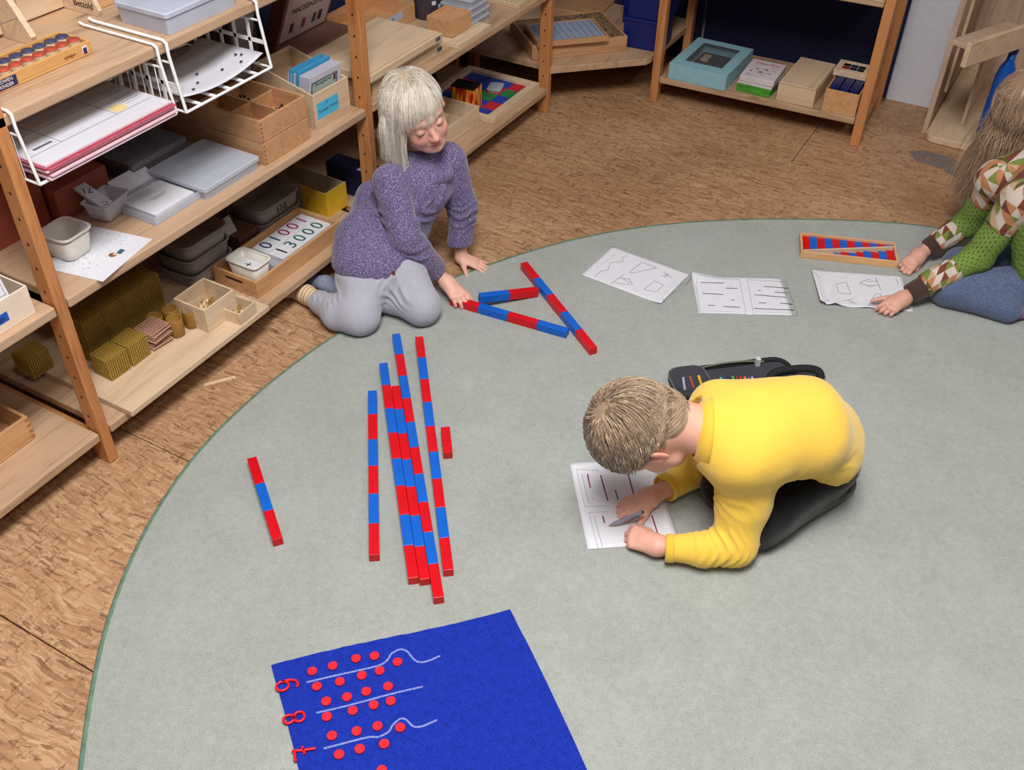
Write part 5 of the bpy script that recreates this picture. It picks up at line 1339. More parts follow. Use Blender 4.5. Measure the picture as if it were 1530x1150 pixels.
def skin_mat(name, col):
    m, nt, b = nodes_of(name); at_ = nt.nodes.new('ShaderNodeAttribute'); at_.attribute_name = 'tint'
    n = noise(nt, 45, 3, coords(nt), .6); r = ramp(nt, n.outputs[0], [(.3, (.93, .90, .89, 1)), (.7, (1, 1, 1, 1))])
    nt.links.new(mixc(nt, 1.0, at_.outputs['Color'], r.outputs[0], 'MULTIPLY'), b.inputs['Base Color'])
    b.inputs['Roughness'].default_value = .5; b.inputs['Subsurface Weight'].default_value = .12; b.inputs['Subsurface Radius'].default_value = (.012, .004, .002); b.inputs['Subsurface Scale'].default_value = 1.0
    bump(nt, b, n.outputs[0], .08, .001); return m
def hair_mat(name, rough=.38):
    m, nt, b = nodes_of(name); at_ = nt.nodes.new('ShaderNodeAttribute'); at_.attribute_name = 'tint'
    nt.links.new(at_.outputs['Color'], b.inputs['Base Color']); b.inputs['Roughness'].default_value = rough; b.inputs['Specular IOR Level'].default_value = .6
    b.inputs['Sheen Weight'].default_value = .15
    return m
def cloth_mat(name, c1, c2, scale=600, bmp_=.0012, stops=None):
    m, nt, b = nodes_of(name); v = coords(nt)
    n = noise(nt, scale, 2, v, .6); n2 = noise(nt, 30, 3, v, .6)
    r = ramp(nt, n.outputs[0], stops or [(.35, lin(c1)), (.65, lin(c2))]); nt.links.new(r.outputs[0], b.inputs['Base Color'])
    b.inputs['Roughness'].default_value = .92; b.inputs['Specular IOR Level'].default_value = .15; b.inputs['Sheen Weight'].default_value = .3; b.inputs['Sheen Roughness'].default_value = .5
    h_ = mth(nt, 'ADD', n.outputs[0], n2.outputs[0]); bump(nt, b, h_, .5, bmp_); return m

def sim_hair(roots, dirs, lengths, K, ells_, grav, stiff, lift, seed, wave=.0, shell=0, pull=.0):
    """strands march from the roots, bent by gravity and kept outside ells_ (center, radii, R); the first is the skull they cling to for the first `shell` steps"""
    rng = np.random.default_rng(seed); N = len(roots); P = np.zeros((N, K, 3)); P[:, 0] = roots; d = dirs / np.linalg.norm(dirs, axis=1)[:, None]; p = roots.copy()
    ph = rng.uniform(0, 6.28, N); wd = rng.normal(size=(N, 3))
    for k in range(1, K):
        d = d + grav
        if wave: d = d + wd * (wave * np.cos(k * .5 + ph))[:, None]
        d /= np.linalg.norm(d, axis=1)[:, None]; q = p + d * (lengths / (K - 1))[:, None]
        grow_ = min(1, k / 3)
        for i, (c, r, R) in enumerate(ells_):
            L = (q - c) @ R; rr = r[None, :] + (lift * grow_)[:, None]; s_ = np.sqrt(((L / rr) ** 2).sum(1)); f = np.where(s_ < 1, 1 / np.maximum(s_, .2), 1.0)
            if i == 0 and k < shell: f = np.where(s_ > 1, 1 / s_ ** pull, f)
            q = (L * f[:, None]) @ R.T + c
        d = q - p; d /= np.maximum(np.linalg.norm(d, axis=1)[:, None], 1e-9); P[:, k] = q; p = q
    return P
def wrinkles(regions, base=.003, seed=0):
    """cloth relief: soft noise plus ripples (centre, radius, direction, amplitude, frequency)"""
    def f(V):
        out = vnoise(V, 9, base, seed) + vnoise(V, 21, base * .45, seed + 3)
        for c, r, dr, am, fq in regions:
            D_ = np.linalg.norm(V - np.array(c), axis=1); m = D_ < r
            if not m.any(): continue
            X = V[m]; w_ = (1 - (D_[m] / r) ** 2) ** 1.5; dr = np.array(Vector(dr).normalized()); ph = vnoise(X, 11, 2.4, seed + 11)
            s_ = np.sin((X @ dr) * fq + ph * 2.2); out[m] += am * w_ * (1 - np.abs(s_) ** .7 * 1.6 + .3)
        return out
    return f
def strand_mesh(P, w0, w1, cols, sides=3):
    N, K, _ = P.shape; T = np.gradient(P, axis=1); T /= np.linalg.norm(T, axis=2)[..., None] + 1e-12
    ref = np.array([.31, .27, .91]); A = np.cross(T, ref); A /= np.linalg.norm(A, axis=2)[..., None] + 1e-9; B = np.cross(T, A)
    t = np.linspace(0, 1, K); rad = np.where(t < .25, w0 * (.5 + 2 * t), w0 + (w1 - w0) * (t - .25) / .75)[None, :, None]
    rings = [P + rad * (A * math.cos(2 * math.pi * j / sides) + B * math.sin(2 * math.pi * j / sides)) for j in range(sides)]
    V = np.stack(rings, 2).reshape(-1, 3); n_, k_ = np.meshgrid(np.arange(N), np.arange(K - 1), indexing='ij'); base = (n_ * K + k_) * sides; Q = []
    for j in range(sides):
        j2 = (j + 1) % sides; Q.append(np.stack([base + j, base + j2, base + sides + j2, base + sides + j], -1).reshape(-1, 4))
    return (V, np.concatenate(Q)), np.repeat(cols, K * sides, axis=0)
def rnd_dirs(n, seed):
    rng = np.random.default_rng(seed); v = rng.normal(size=(n, 3)); return v / np.linalg.norm(v, axis=1)[:, None]
def hair_cols(n, seed, pal):
    rng = np.random.default_rng(seed); pal = np.array([lin(c)[:3] for c in pal]); a = rng.integers(0, len(pal), n); b = rng.integers(0, len(pal), n); t = rng.uniform(0, 1, (n, 1)); return pal[a] * t + pal[b] * (1 - t)
def nails(name, tips, parent, s=1.0):
    m = plain('finger_nail', (236, 190, 178), .3, .01)
    for p, d, N in tips:
        ax = d.cross(N).normalized(); up_ = ax.cross(d).normalized(); c_n = p + up_ * .0052 * s - d * .001 - Vector(parent.location)
        mb = MB(); M3 = Matrix((d, ax, up_)).transposed(); mb.obox(c_n, (.0075 * s, .0062 * s, .0014), M3); mb.build('nail', m, parent, .0005)
# ------------------------------------------------------------------ BOY IN YELLOW
def boy():
    t = thing('person', 'person in yellow sweatshirt and black trousers, kneeling bent over a worksheet with a pen', 'person', tuple(at(1180, 720, RZ)))
    SK = skin_mat('skin_fair', None); sk = lin((226, 172, 152))
    HS = 1.12; c = at(957, 642, .325); R = frame(-ZV * 1.0 - UV_ * .10 + VV_ * .08, -UV_ + ZV * .06 - VV_ * .05)
    hp, W = head_prims(c, R, HS)
    nb = at(1075, 652, .325)
    hp += [cap(W(0, -.035, -.05), nb, .053, .058, .022)]
    hv = grow(hp, .0026, 2)
    # limbs, torso (inside clothes)
    bp = [cap(nb, at(1160, 640, .29), .05, .06), cap(at(1160, 640, .29), at(1220, 660, .17), .06, .06)]
    for a, b, e, w_ in ((at(1070, 610, .28), at(1060, 670, .10), at(1040, 705, .055), at(985, 742, .048)), (at(1120, 700, .27), at(1105, 806, .07), at(1060, 820, .05), at(985, 818, .045))):
        bp += [cap(a, b, .034, .03), cap(b, e, .03, .03), cap(e, e + (w_ - e) * .55, .026, .021)]
    for hpx, k_, an in ((at(1210, 620, .16), at(1090, 722, .065), at(1230, 645, .04)), (at(1245, 680, .16), at(1130, 790, .065), at(1255, 712, .04))): bp += [cap(hpx, k_, .06, .045), cap(k_, an, .04, .03)]
    bv = grow(bp, .006, 1)
    # near hand holding the pen (left), far hand flat (right)
    wn = at(982, 815, .042)
    per = [(.75, 1.1, .5), (.8, 1.15, .6), (.85, 1.2, .7), (.9, 1.2, .7)]
    hn, tn = hand_prims(wn, at(920, 792, .034) - wn, ZV * .8 - VV_ * .35 - UV_ * .1, +1, s=1.08, spread=.04, per=per, thumb=(.80, .50, -.45), thumb_curl=.25)
    hn += [cap(at(1020, 818, .048), wn, .0245, .0205, .02), cap(wn, wn + (at(920, 792, .034) - wn).normalized() * .03, .0205, .0170, .015)]
    wf = at(972, 742, .040)
    hf, tf = hand_prims(wf, at(925, 765, .020) - wf, ZV + UV_ * .1, -1, s=1.10, spread=.06, curl=(.35, .55, .35), thumb=(.75, .6, -.2), thumb_curl=.15)
    hf += [cap(at(1010, 722, .054), wf, .025, .021, .02), cap(wf, wf + (at(925, 765, .020) - wf).normalized() * .03, .021, .0170, .015)]
    nv = grow(hn, .0020, 2, zmin=RZ + .0012); fv = grow(hf, .0020, 2, zmin=RZ + .0012)
    VQ = joined([hv, bv, nv, fv]); tint = np.tile(np.array(sk[:3]), (len(VQ[0]), 1)); tint[:len(hv[0])] = head_tint(hv[0], W, R, c, HS, sk)
    a0 = len(hv[0]) + len(bv[0])
    for VV2, tips in ((nv[0], tn), (fv[0], tf)):
        for p, d, N in tips:
            dd = np.linalg.norm(VV2 - np.array(p), axis=1); w_ = np.clip(1 - dd / .016, 0, 1)[:, None] * .6; tint[a0:a0 + len(VV2)] = tint[a0:a0 + len(VV2)] * (1 - w_) + np.array(lin((224, 136, 122))[:3]) * w_
        a0 += len(VV2)
    to_obj('body', VQ, SK, t, tint); nails('n', tn[:1] + tf, t)
    # sweatshirt
    Rt = Matrix((UV_, VV_, ZV)).transposed()
    sp = [ell(at(1082, 652, .300), (.080, .118, .095), Rt, .05), cap(at(1075, 612, .315), at(1112, 686, .30), .068, .072, .05), ell(at(1145, 640, .315), (.105, .130, .105), Rt, .06), ell(at(1205, 637, .295), (.098, .132, .112), Rt, .06), ell(at(1238, 655, .215), (.080, .128, .095), Rt, .05),
          cap(at(1040, 646, .325), at(1100, 650, .30), .067, .09, .03),
          # near sleeve
          cap(at(1118, 685, .27), at(1112, 745, .165), .068, .062, .045), cap(at(1112, 745, .165), at(1098, 812, .062), .060, .052, .03), cap(at(1098, 812, .060), at(1048, 822, .052), .050, .039, .02), cap(at(1048, 822, .052), at(1003, 819, .047), .038, .033, .015),
          # far sleeve
          cap(at(1078, 622, .27), at(1056, 675, .12), .060, .050, .04), cap(at(1052, 672, .12), at(1040, 700, .062), .05, .044, .02), cap(at(1040, 702, .060), at(996, 728, .052), .042, .035, .015)]
    neck_c = at(1052, 648, .325); ndir = (c - nb).normalized()
    cs = [(at(1001, 819, .047), (at(985, 818, .045) - at(1048, 822, .052)).normalized(), .06), (at(995, 728, .052), (at(985, 742, .048) - at(1040, 700, .055)).normalized(), .06), (at(1046, 646, .324), ndir, .088)]
    dsp = wrinkles([(at(1100, 735, .19), .085, (0.3, .2, 1), .005, 150), (at(1080, 815, .08), .085, UV_, .0055, 170), (at(1045, 820, .06), .05, UV_, .004, 230), (at(1060, 690, .1), .08, UV_ - VV_, .005, 150), (at(1235, 670, .22), .12, UV_ + ZV * .6, .005, 90), (at(1150, 700, .25), .10, UV_ * .6 + VV_, .005, 90), (at(1200, 690, .22), .09, VV_ + UV_, .004, 110)], .0035, 3)
    YEL = cloth_mat('yellow_sweatshirt', (236, 192, 66), (244, 206, 88), 700, .0008)
    sv = grow(sp, .0042, 2, dsp, zmin=RZ + .0008, cut=cs); to_obj('sweatshirt', sv, YEL, t)
    # ribbed neck band and cuffs
    def ring_band(name, c_, ax, r, w_, th, mat, squash=1.0, sx=None, flare=0):
        ax = Vector(ax).normalized(); a = ax.cross(ZV).normalized() if sx is None else Vector(sx); b = ax.cross(a); n = 40; Ls = []
        for (dr, dz) in ((-th, -w_ / 2), (0, -w_ / 2), (th * .35, 0), (0, w_ / 2), (-th, w_ / 2), (-th * 1.3, 0)):
            Ls.append([Vector(c_) + ax * dz + (a * math.cos(2 * math.pi * k / n) * (r + dr - flare * dz / w_) + b * math.sin(2 * math.pi * k / n) * (r + dr - flare * dz / w_) * squash) - Vector(t.location) for k in range(n)])
        mb = MB(); mb.loft(Ls + [Ls[0]], False, False); return mb.build(name, mat, t)
    YELR = cloth_mat('yellow_rib', (230, 184, 56), (240, 198, 74), 500, .0008)
    ring_band('neck_band', at(1049, 646, .327), ndir, .074, .030, .006, YELR, 1.0, None, .022)
    ring_band('cuff', at(1001, 819, .047), (at(985, 818, .045) - at(1048, 822, .052)), .0335, .022, .004, YELR); ring_band('cuff', at(997, 727, .0525), (at(985, 742, .048) - at(1040, 700, .055)), .0365, .022, .004, YELR)
    # trousers
    tp = [ell(at(1228, 672, .15), (.085, .125, .085), Rt, .04)]
    for hpx, k_, an in ((at(1205, 625, .165), at(1085, 725, .068), at(1230, 645, .045)), (at(1235, 690, .15), at(1133, 782, .070), at(1255, 722, .045))):
        tp += [cap(hpx, k_, .075, .060, .03), cap(k_, an, .052, .042, .03)]
    BLK = cloth_mat('black_trousers', (10, 10, 13), (20, 20, 24), 500, .001)
    to_obj('trousers', grow(tp, .005, 2, wrinkles([(at(1255, 700, .12), .1, UV_, .006, 110)], .004, 5), zmin=RZ + .0006), BLK, t)
    # hair : short mop from a whorl at the crown
    Rn = np.array([list(r) for r in R]); cn = np.array(c); E1 = (np.array(W(0, -.012, .016)), np.array((.0755, .0955, .0865)) * HS, Rn)
    E2 = (np.array(W(0, .026, -.030)), np.array((.0605, .0625, .0745)) * HS, Rn); E3 = (np.array(W(0, -.050, -.030)), np.array((.056, .050, .060)) * HS, Rn)
    wh = np.array((.012, -.045, .08)); wh /= np.linalg.norm(wh)
    D = rnd_dirs(26000, 5)
    # hairline in local directions: keep roots above ears / forehead / nape
    front = D[:, 1]; up = D[:, 2]; side = np.abs(D[:, 0])
    limit = np.where(front > 0, .34 * np.clip(front, 0, 1) ** .6 + .02, -.80 * np.clip(-front, 0, 1) ** .5 + .02) + np.random.default_rng(3).normal(0, .03, len(D))
    D = D[up > limit][:8000]; rr = E1[1]
    rootL = D * rr[None, :] / 1.0; roots = rootL @ Rn.T + E1[0]
    tang = D - wh[None, :] * (D @ wh)[:, None]; tang += np.cross(wh, D) * .35; tang = tang - D * (tang * D).sum(1)[:, None]; tang /= np.linalg.norm(tang, axis=1)[:, None] + 1e-9
    nrm = D / rr; nrm /= np.linalg.norm(nrm, axis=1)[:, None]
    dirs = (tang * 1.0 + nrm * .08) @ Rn.T
    D3 = rnd_dirs(9000, 31); D3 = D3[(D3[:, 1] < .15) & (D3[:, 2] < .75) & (D3[:, 2] > -.82)][:2600]; L3 = D3 * (np.array((.056, .050, .060)) * HS)
    roots = np.concatenate([roots, L3 @ Rn.T + E3[0]]); d3 = np.tile(np.array((0, -.15, -1.)), (len(D3), 1)); d3 -= D3 * (d3 * D3).sum(1)[:, None]; dirs = np.concatenate([dirs, (d3 + D3 * .1) @ Rn.T]); D = np.concatenate([D, np.stack([D3[:, 0], -np.ones(len(D3)), -np.ones(len(D3)) * .9], 1)])
    rng = np.random.default_rng(8); fr_ = np.clip(D[:, 1] + .2, 0, 1)
    back = np.clip(-D[:, 1] * 1.2 - D[:, 2] * .8, 0, 1); back[-len(D3):] = 1.9
    Ln = (.085 + .045 * fr_ - .020 * back) * rng.uniform(.75, 1.1, len(D)); lift = rng.uniform(.003, .019, len(D)) * (1 - .38 * back)
    GR = np.array((0, 0, -.06)) + np.array(R.col[2]) * -.02
    P = sim_hair(roots, dirs, Ln, 14, [E1, E2, E3], GR, 0.0, lift, 4, wave=.02, shell=14, pull=.6)
    pal = [(166, 140, 114), (190, 164, 134), (140, 114, 90), (212, 188, 158), (116, 94, 74), (176, 150, 120)]
    # clumps: neighbouring strands share a colour
    cl = np.array([mnoise.noise(Vector(q * 9)) for q in D]); cc = hair_cols(len(D), 2, pal) * (1 + .55 * cl[:, None]); cc = np.clip(cc, 0, 1)
    SM, SC = strand_mesh(P, .00085, .0003, cc)
    capv = grow([ell(W(0, -.014, .021), (.077 * HS, .0965 * HS, .088 * HS), R, .01), ell(W(0, -.050, -.030), (.059 * HS, .053 * HS, .062 * HS), R, .02), ell(W(0, .085, -.055), (.095, .085, .095), R, .01, -1), ell(W(0, -.01, -.135), (.11, .10, .07), R, .012, -1), ell(W(.085, .03, -.05), (.04, .045, .055), R, .012, -1), ell(W(-.085, .03, -.05), (.04, .045, .055), R, .012, -1)], .003, 2)
    VQ = joined([capv, SM]); tt = np.concatenate([np.tile(np.array(lin((162, 138, 114))[:3]), (len(capv[0]), 1)), SC])
    to_obj('hair', VQ, hair_mat('brown_blond_hair'), t, tt)
    # pen in the near hand
    p0 = at(960, 765, .062); p1 = at(908, 786, RZ + .003)
    pen = thing('pen', 'grey and silver pen held in the hand of the boy in yellow', 'pen', tuple(p0)); q = p1 - p0; L_ = q.length; q.normalize(); sl_ = lambda a: tuple(q * a)
    MB().tube([sl_(0), sl_(L_ * .80)], .0052, 12).build('barrel', plain('pen_silver', (150, 152, 168), .3, .03, metallic=.3), pen)
    MB().tube([sl_(L_ * .8005), sl_(L_ * .97)], .0050, 12, r2=.0015).build('grip', plain('pen_grey', (120, 122, 132), .4, .03), pen)
    MB().tube([sl_(-.003), sl_(-.0002)], .0044, 12).build('end_cap', plain('pen_dark', (50, 54, 66), .4, .03), pen)
    MB().tube([tuple(q * .004 + Vector((0, 0, .006))), tuple(q * .035 + Vector((0, 0, .006)))], .0012, 6).build('clip', plain('pen_silver', (150, 152, 168), .3, .03), pen)
boy()

# ------------------------------------------------------------------ GIRL IN PURPLE
def girl():
    t = thing('person', 'person with white blond hair in a purple jumper and grey trousers, kneeling by the shelves', 'person', tuple(at(580, 440, RZ)))
    SK = MATS.setdefault('skinA', skin_mat('skin_rosy', None)); sk = lin((230, 180, 162))
    s = 1.07; c = at(621, 163, .580); Fd = Vector((AX_R * .50 - AX_U * .68 - AX_F * .54).tolist()).normalized()
    R = frame(Fd, Vector((AX_U * .80 - AX_R * .45 - AX_F * .40).tolist()))
    hp, W = head_prims(c, R, s); nb = at(622, 236, .39)
    hp += [cap(W(0, -.03, -.05), nb, .042, .046, .02)]; hv = grow(hp, .0026, 2)
    sR, eR, wR = at(584, 272, .385), at(606, 356, .245), at(660, 412, .062)
    sL, eL, wL = at(672, 238, .38), at(690, 305, .215), at(688, 378, .052)
    bp = [cap(nb, at(600, 325, .22), .040, .04), cap(at(600, 325, .22), at(566, 390, .13), .04, .05)]
    for a, b, w_ in ((sR, eR, wR), (sL, eL, wL)): bp += [cap(a, b, .032, .028), cap(b, b + (w_ - b) * .7, .026, .020)]
    bv = grow(bp, .006, 1)
    # right hand holding the red end of the four part rod
    w1 = at(668, 422, .062); per = [(.25, .55, .4), (.3, .6, .45), (.35, .65, .5), (.4, .7, .5)]
    h1, t1 = hand_prims(w1, at(704, 464, .022) - w1, ZV * .75 + UV_ * .25 - VV_ * .45, -1, s=1.06, spread=.05, per=per, thumb=(.85, .45, -.35), thumb_curl=.1)
    h1 += [cap(at(648, 403, .085), w1, .023, .0195, .02), cap(w1, w1 + (at(704, 464, .022) - w1).normalized() * .028, .0195, .016, .014)]
    w2 = at(688, 384, .030)
    h2, t2 = hand_prims(w2, at(718, 396, .014) - w2, ZV, +1, s=.95, spread=.16, curl=(.05, .15, .12), thumb=(.55, .8, -.1), thumb_curl=.1)
    h2 += [cap(at(688, 368, .070), w2, .023, .018, .02)]
    v1 = grow(h1, .0022, 2, zmin=RZ + .001); v2 = grow(h2, .0022, 2, zmin=.001)
    VQ = joined([hv, bv, v1, v2]); tint = np.tile(np.array(sk[:3]), (len(VQ[0]), 1)); tint[:len(hv[0])] = head_tint(hv[0], W, R, c, s, sk)
    a0 = len(hv[0]) + len(bv[0])
    for X, tips in ((v1[0], t1), (v2[0], t2)):
        for p, d, N in tips:
            dd = np.linalg.norm(X - np.array(p), axis=1); w_ = np.clip(1 - dd / .016, 0, 1)[:, None] * .5; tint[a0:a0 + len(X)] = tint[a0:a0 + len(X)] * (1 - w_) + np.array(lin((222, 138, 126))[:3]) * w_
        a0 += len(X)
    to_obj('body', VQ, SK, t, tint); nails('n', t1[:4] + t2, t, .95)
    face_marks(t, W, s, (150, 120, 96))
    # jumper
    Rb = frame((UV_ * .6 - VV_ * .8), ZV)
    hem = plane_cut(at(566, 408, .112), (-ZV - UV_ * .30 - VV_ * .10).normalized(), .30)
    sp = [ell(at(628, 288, .310), (.104, .078, .088), Rb, .03), ell(at(602, 328, .235), (.106, .076, .115), Rb, .04), ell(at(564, 382, .165), (.146, .122, .085), Rb, .04), ell(at(546, 356, .19), (.095, .09, .10), Rb, .05), hem,
          cap(nb, sR, .045, .050, .04), ell(at(560, 312, .235), (.070, .070, .10), Rb, .05), cap(sR, eR, .053, .049, .012), cap(eR, at(650, 404, .090), .049, .040, .010), cap(sL, eL, .056, .048, .035), cap(eL, at(688, 362, .085), .047, .044, .025),
          cap(at(628, 246, .385), at(628, 268, .350), .056, .070, .03)]
    cs = [(at(651, 405, .086), (wR - eR).normalized(), .07), (at(688, 366, .078), (wL - eL).normalized(), .07)]
    PUR = cloth_mat('purple_heather_knit', None, None, 330, .0016, [(.30, lin((58, 48, 84))), (.45, lin((92, 80, 122))), (.55, lin((118, 106, 148))), (.68, lin((176, 168, 196)))])
    to_obj('jumper', grow(sp, .0045, 2, wrinkles([(at(640, 330, .28), .10, UV_ + ZV, .008, 75), (at(620, 375, .2), .09, UV_ * .7 + ZV, .007, 100), (at(655, 290, .33), .09, UV_ - ZV * .3, .008, 80), (at(560, 330, .27), .10, ZV + VV_ * .3, .008, 80), (at(695, 320, .2), .08, ZV, .006, 110), (at(535, 370, .18), .10, ZV, .006, 90)], .006, 2), cut=cs), PUR, t)
    # cowl collar
    n = 36; Ls = []; cc = at(640, 244, .402); ax = (Fd * .45 + ZV * .9).normalized(); a = ax.cross(VV_).normalized(); b = ax.cross(a)
    for r_, h_ in ((.062, -.045), (.078, -.028), (.080, -.002), (.071, .014), (.062, .016), (.056, .004), (.058, -.016)):
        Ls.append([cc + ax * (h_ + .006 * math.sin(3 * 2 * math.pi * k / n + 1)) + (a * math.cos(2 * math.pi * k / n) + b * math.sin(2 * math.pi * k / n)) * (r_ + .004 * math.sin(5 * 2 * math.pi * k / n)) - Vector(t.location) for k in range(n)])
    MB().loft(Ls, False, False).build('collar', PUR, t)
    # trousers
    tp = [ell(at(562, 408, .12), (.128, .104, .08), Rb, .04), cap(at(545, 392, .135), at(590, 402, .13), .078, .078, .04)]
    k1 = at(536, 470, .062); a1 = at(478, 452, .045); k2 = at(630, 457, .062)
    tp += [cap(at(548, 406, .13), k1, .078, .062, .03), cap(k1, at(505, 470, .05), .056, .050, .025), cap(at(505, 468, .05), a1, .048, .038, .02),
           cap(at(598, 406, .125), k2, .076, .060, .03), cap(k2, at(570, 445, .05), .052, .045, .025)]
    GRY = cloth_mat('grey_jersey', (160, 162, 176), (184, 186, 200), 450, .001)
    to_obj('trousers', grow(tp, .0045, 2, wrinkles([(at(505, 440, .10), .07, UV_ + ZV, .007, 120), (at(590, 440, .12), .07, UV_ * .6 + ZV, .007, 120), (at(575, 410, .15), .09, UV_, .005, 90), (at(480, 445, .07), .05, UV_, .004, 160)], .004, 4), zmin=RZ + .0006), GRY, t)
    # striped sock and foot, toes under the shelf
    mm, nt, b_ = nodes_of('striped_sock'); v = coords(nt, 'Object'); wv = nt.nodes.new('ShaderNodeTexWave'); wv.inputs['Scale'].default_value = 11; wv.bands_direction = 'X'; nt.links.new(v, wv.inputs['Vector'])
    r = ramp(nt, wv.outputs['Fac'], [(.0, lin((232, 216, 180))), (.5, lin((226, 206, 160))), (.55, lin((176, 84, 70))), (.8, lin((190, 110, 84))), (.85, lin((232, 216, 180)))]); nt.links.new(r.outputs[0], b_.inputs['Base Color']); b_.inputs['Roughness'].default_value = .95
    to_obj('sock', grow([cap(at(478, 452, .042), at(458, 440, .036), .032, .030, .01), cap(at(458, 440, .034), at(436, 434, .026), .030, .022, .015), cap(at(436, 434, .022), at(424, 440, .018), .02, .014, .01)], .004, 2, zmin=.001), mm, t)
    # a second sock glimpsed between the legs
    to_obj('sock', grow([cap(at(520, 436, .045), at(486, 424, .04), .034, .028, .01), cap(at(486, 424, .036), at(468, 420, .03), .027, .02, .01)], .004, 2, zmin=.001), plain('blue_grey_sock', (140, 150, 176), .95, .08, 80), t)
    MB().box(-.005, .005, -.0025, .0025, -.007, .007).build('garment_tag', plain('garnet_tag', (130, 60, 70), .6, .03), t, .001, loc=tuple(at(588, 408, .20) - Vector(t.location)))
    # hair
    Rn = np.array([list(r) for r in R]); E1 = (np.array(W(0, -.010, .020)), np.array((.0745, .0925, .0825)) * s, Rn); E2 = (np.array(W(0, .026, -.030)), np.array((.0605, .0625, .0745)) * s, Rn)
    D = rnd_dirs(26000, 11); rng = np.random.default_rng(5)
    lim = np.where(D[:, 1] > 0, .42 * np.clip(D[:, 1], 0, 1) ** .5 + .0, -.62 * np.clip(-D[:, 1], 0, 1) ** .5); D = D[D[:, 2] > lim + rng.normal(0, .03, len(D))][:6000]; N = len(D)
    rr = E1[1]; roots = (D * rr) @ Rn.T + E1[0]; nrm = D / rr; nrm /= np.linalg.norm(nrm, axis=1)[:, None]
    # parting slightly to the left of the crown; front strands fall forward as a fringe
    part = np.array((.15, -.25, .95)); part /= np.linalg.norm(part)
    tang = D - part * (D @ part)[:, None]; tang -= D * (tang * D).sum(1)[:, None]; tang /= np.linalg.norm(tang, axis=1)[:, None] + 1e-9
    fringe = (D[:, 1] > .22) & (np.abs(D[:, 0]) < .52) & (D[:, 2] > .3)
    tang[fringe] = tang[fringe] * .3 + np.array((0, 1.0, -.2))
    sidef = (D[:, 1] > 0) & ~fringe; tang[sidef] += np.stack([np.sign(D[sidef, 0]) * .8, -.5 * np.ones(sidef.sum()), -.3 * np.ones(sidef.sum())], 1)
    dirs = (tang + nrm * .05) @ Rn.T
    Ln = np.where(fringe, .006 - .012 * (D[:, 0] > .2) + .092 * np.arccos(np.clip(D @ np.array((0, .985, .17)), -1, 1)), .215) * rng.uniform(.85, 1.06, N); top = np.clip(D[:, 2], 0, 1)
    Ln = np.where(fringe, Ln, Ln - .05 * np.clip(-D[:, 2], 0, 1))
    lift = rng.uniform(.002, .013, N)
    body_e = [(np.array(W(-.080, -.008, -.016)), np.array((.014, .026, .036)) * s, Rn), (np.array(at(626, 285, .325)), np.array((.122, .095, .105)), np.array([list(r) for r in Rb])), (np.array(nb), np.array((.066, .066, .06)), np.eye(3))]
    keep = ~((D[:, 0] > .30) & (D[:, 1] > -.25)) | fringe; Ln = np.where(keep, Ln, .030 + .05 * np.clip(D[:, 2], 0, 1)); far = (D[:, 0] > .45) & (D[:, 1] > .15) & (D[:, 2] < .55); Ln = np.where(far, .02, Ln)
    P = sim_hair(roots, dirs, Ln, 30, [E1, E2] + body_e, np.array((0, 0, -.42)), 0.0, lift, 6, wave=.07, shell=10, pull=.6)
    # the fringe stops above the eyes: no strand crosses the face
    Lp = (P - np.array(c)) @ Rn / s; face = (Lp[:, :, 1] > .045) & (np.abs(Lp[:, :, 0]) < .062) & (Lp[:, :, 2] < .006)
    for q in range(1, P.shape[1]):
        m_ = face[:, :q + 1].any(1); P[m_, q] = P[m_, q - 1]
    pal = [(240, 233, 224), (250, 247, 242), (228, 218, 200), (245, 238, 224), (234, 226, 212), (214, 200, 178)]
    cl = np.array([mnoise.noise(Vector(q * 7)) for q in D]); cc_ = np.clip(hair_cols(N, 2, pal) * (1 + .35 * cl[:, None]), 0, 1)
    SM, SC = strand_mesh(P, .0008, .00028, cc_)
    capv = grow([ell(W(0, -.014, .025), (.0765, .0945, .085), R, .01), ell(W(0, .085, -.045), (.085, .07, .085), R, .01, -1), ell(W(0, -.02, -.115), (.10, .10, .07), R, .012, -1)], .003, 2)
    VQ = joined([capv, SM]); tt = np.concatenate([np.tile(np.array(lin((198, 178, 150))[:3]), (len(capv[0]), 1)), SC]); to_obj('hair', VQ, hair_mat('white_blond_hair'), t, tt)
def face_marks(t, W, s, brow):
    O = Vector(t.location); lash = plain('lash', (92, 66, 52), .7, .02); bm_ = plain('brow_hair', brow, .8, .03)
    for x in (-1, 1):
        MB().tube([W(x * (.029 + .0135 * q), .0865 - .004 * q * q, -.0155 + .0022 * q * q) - O for q in (-1, -.5, 0, .5, 1)], .0009, 5).build('eyelash', lash, t)
        MB().tube([W(x * (.029 + .016 * q), .087 - .007 * (q > 0) * q - .001, .0135 - .002 * q * q) - O for q in (-1, -.5, 0, .5, 1)], .0014, 5).build('eyebrow', bm_, t)
girl()

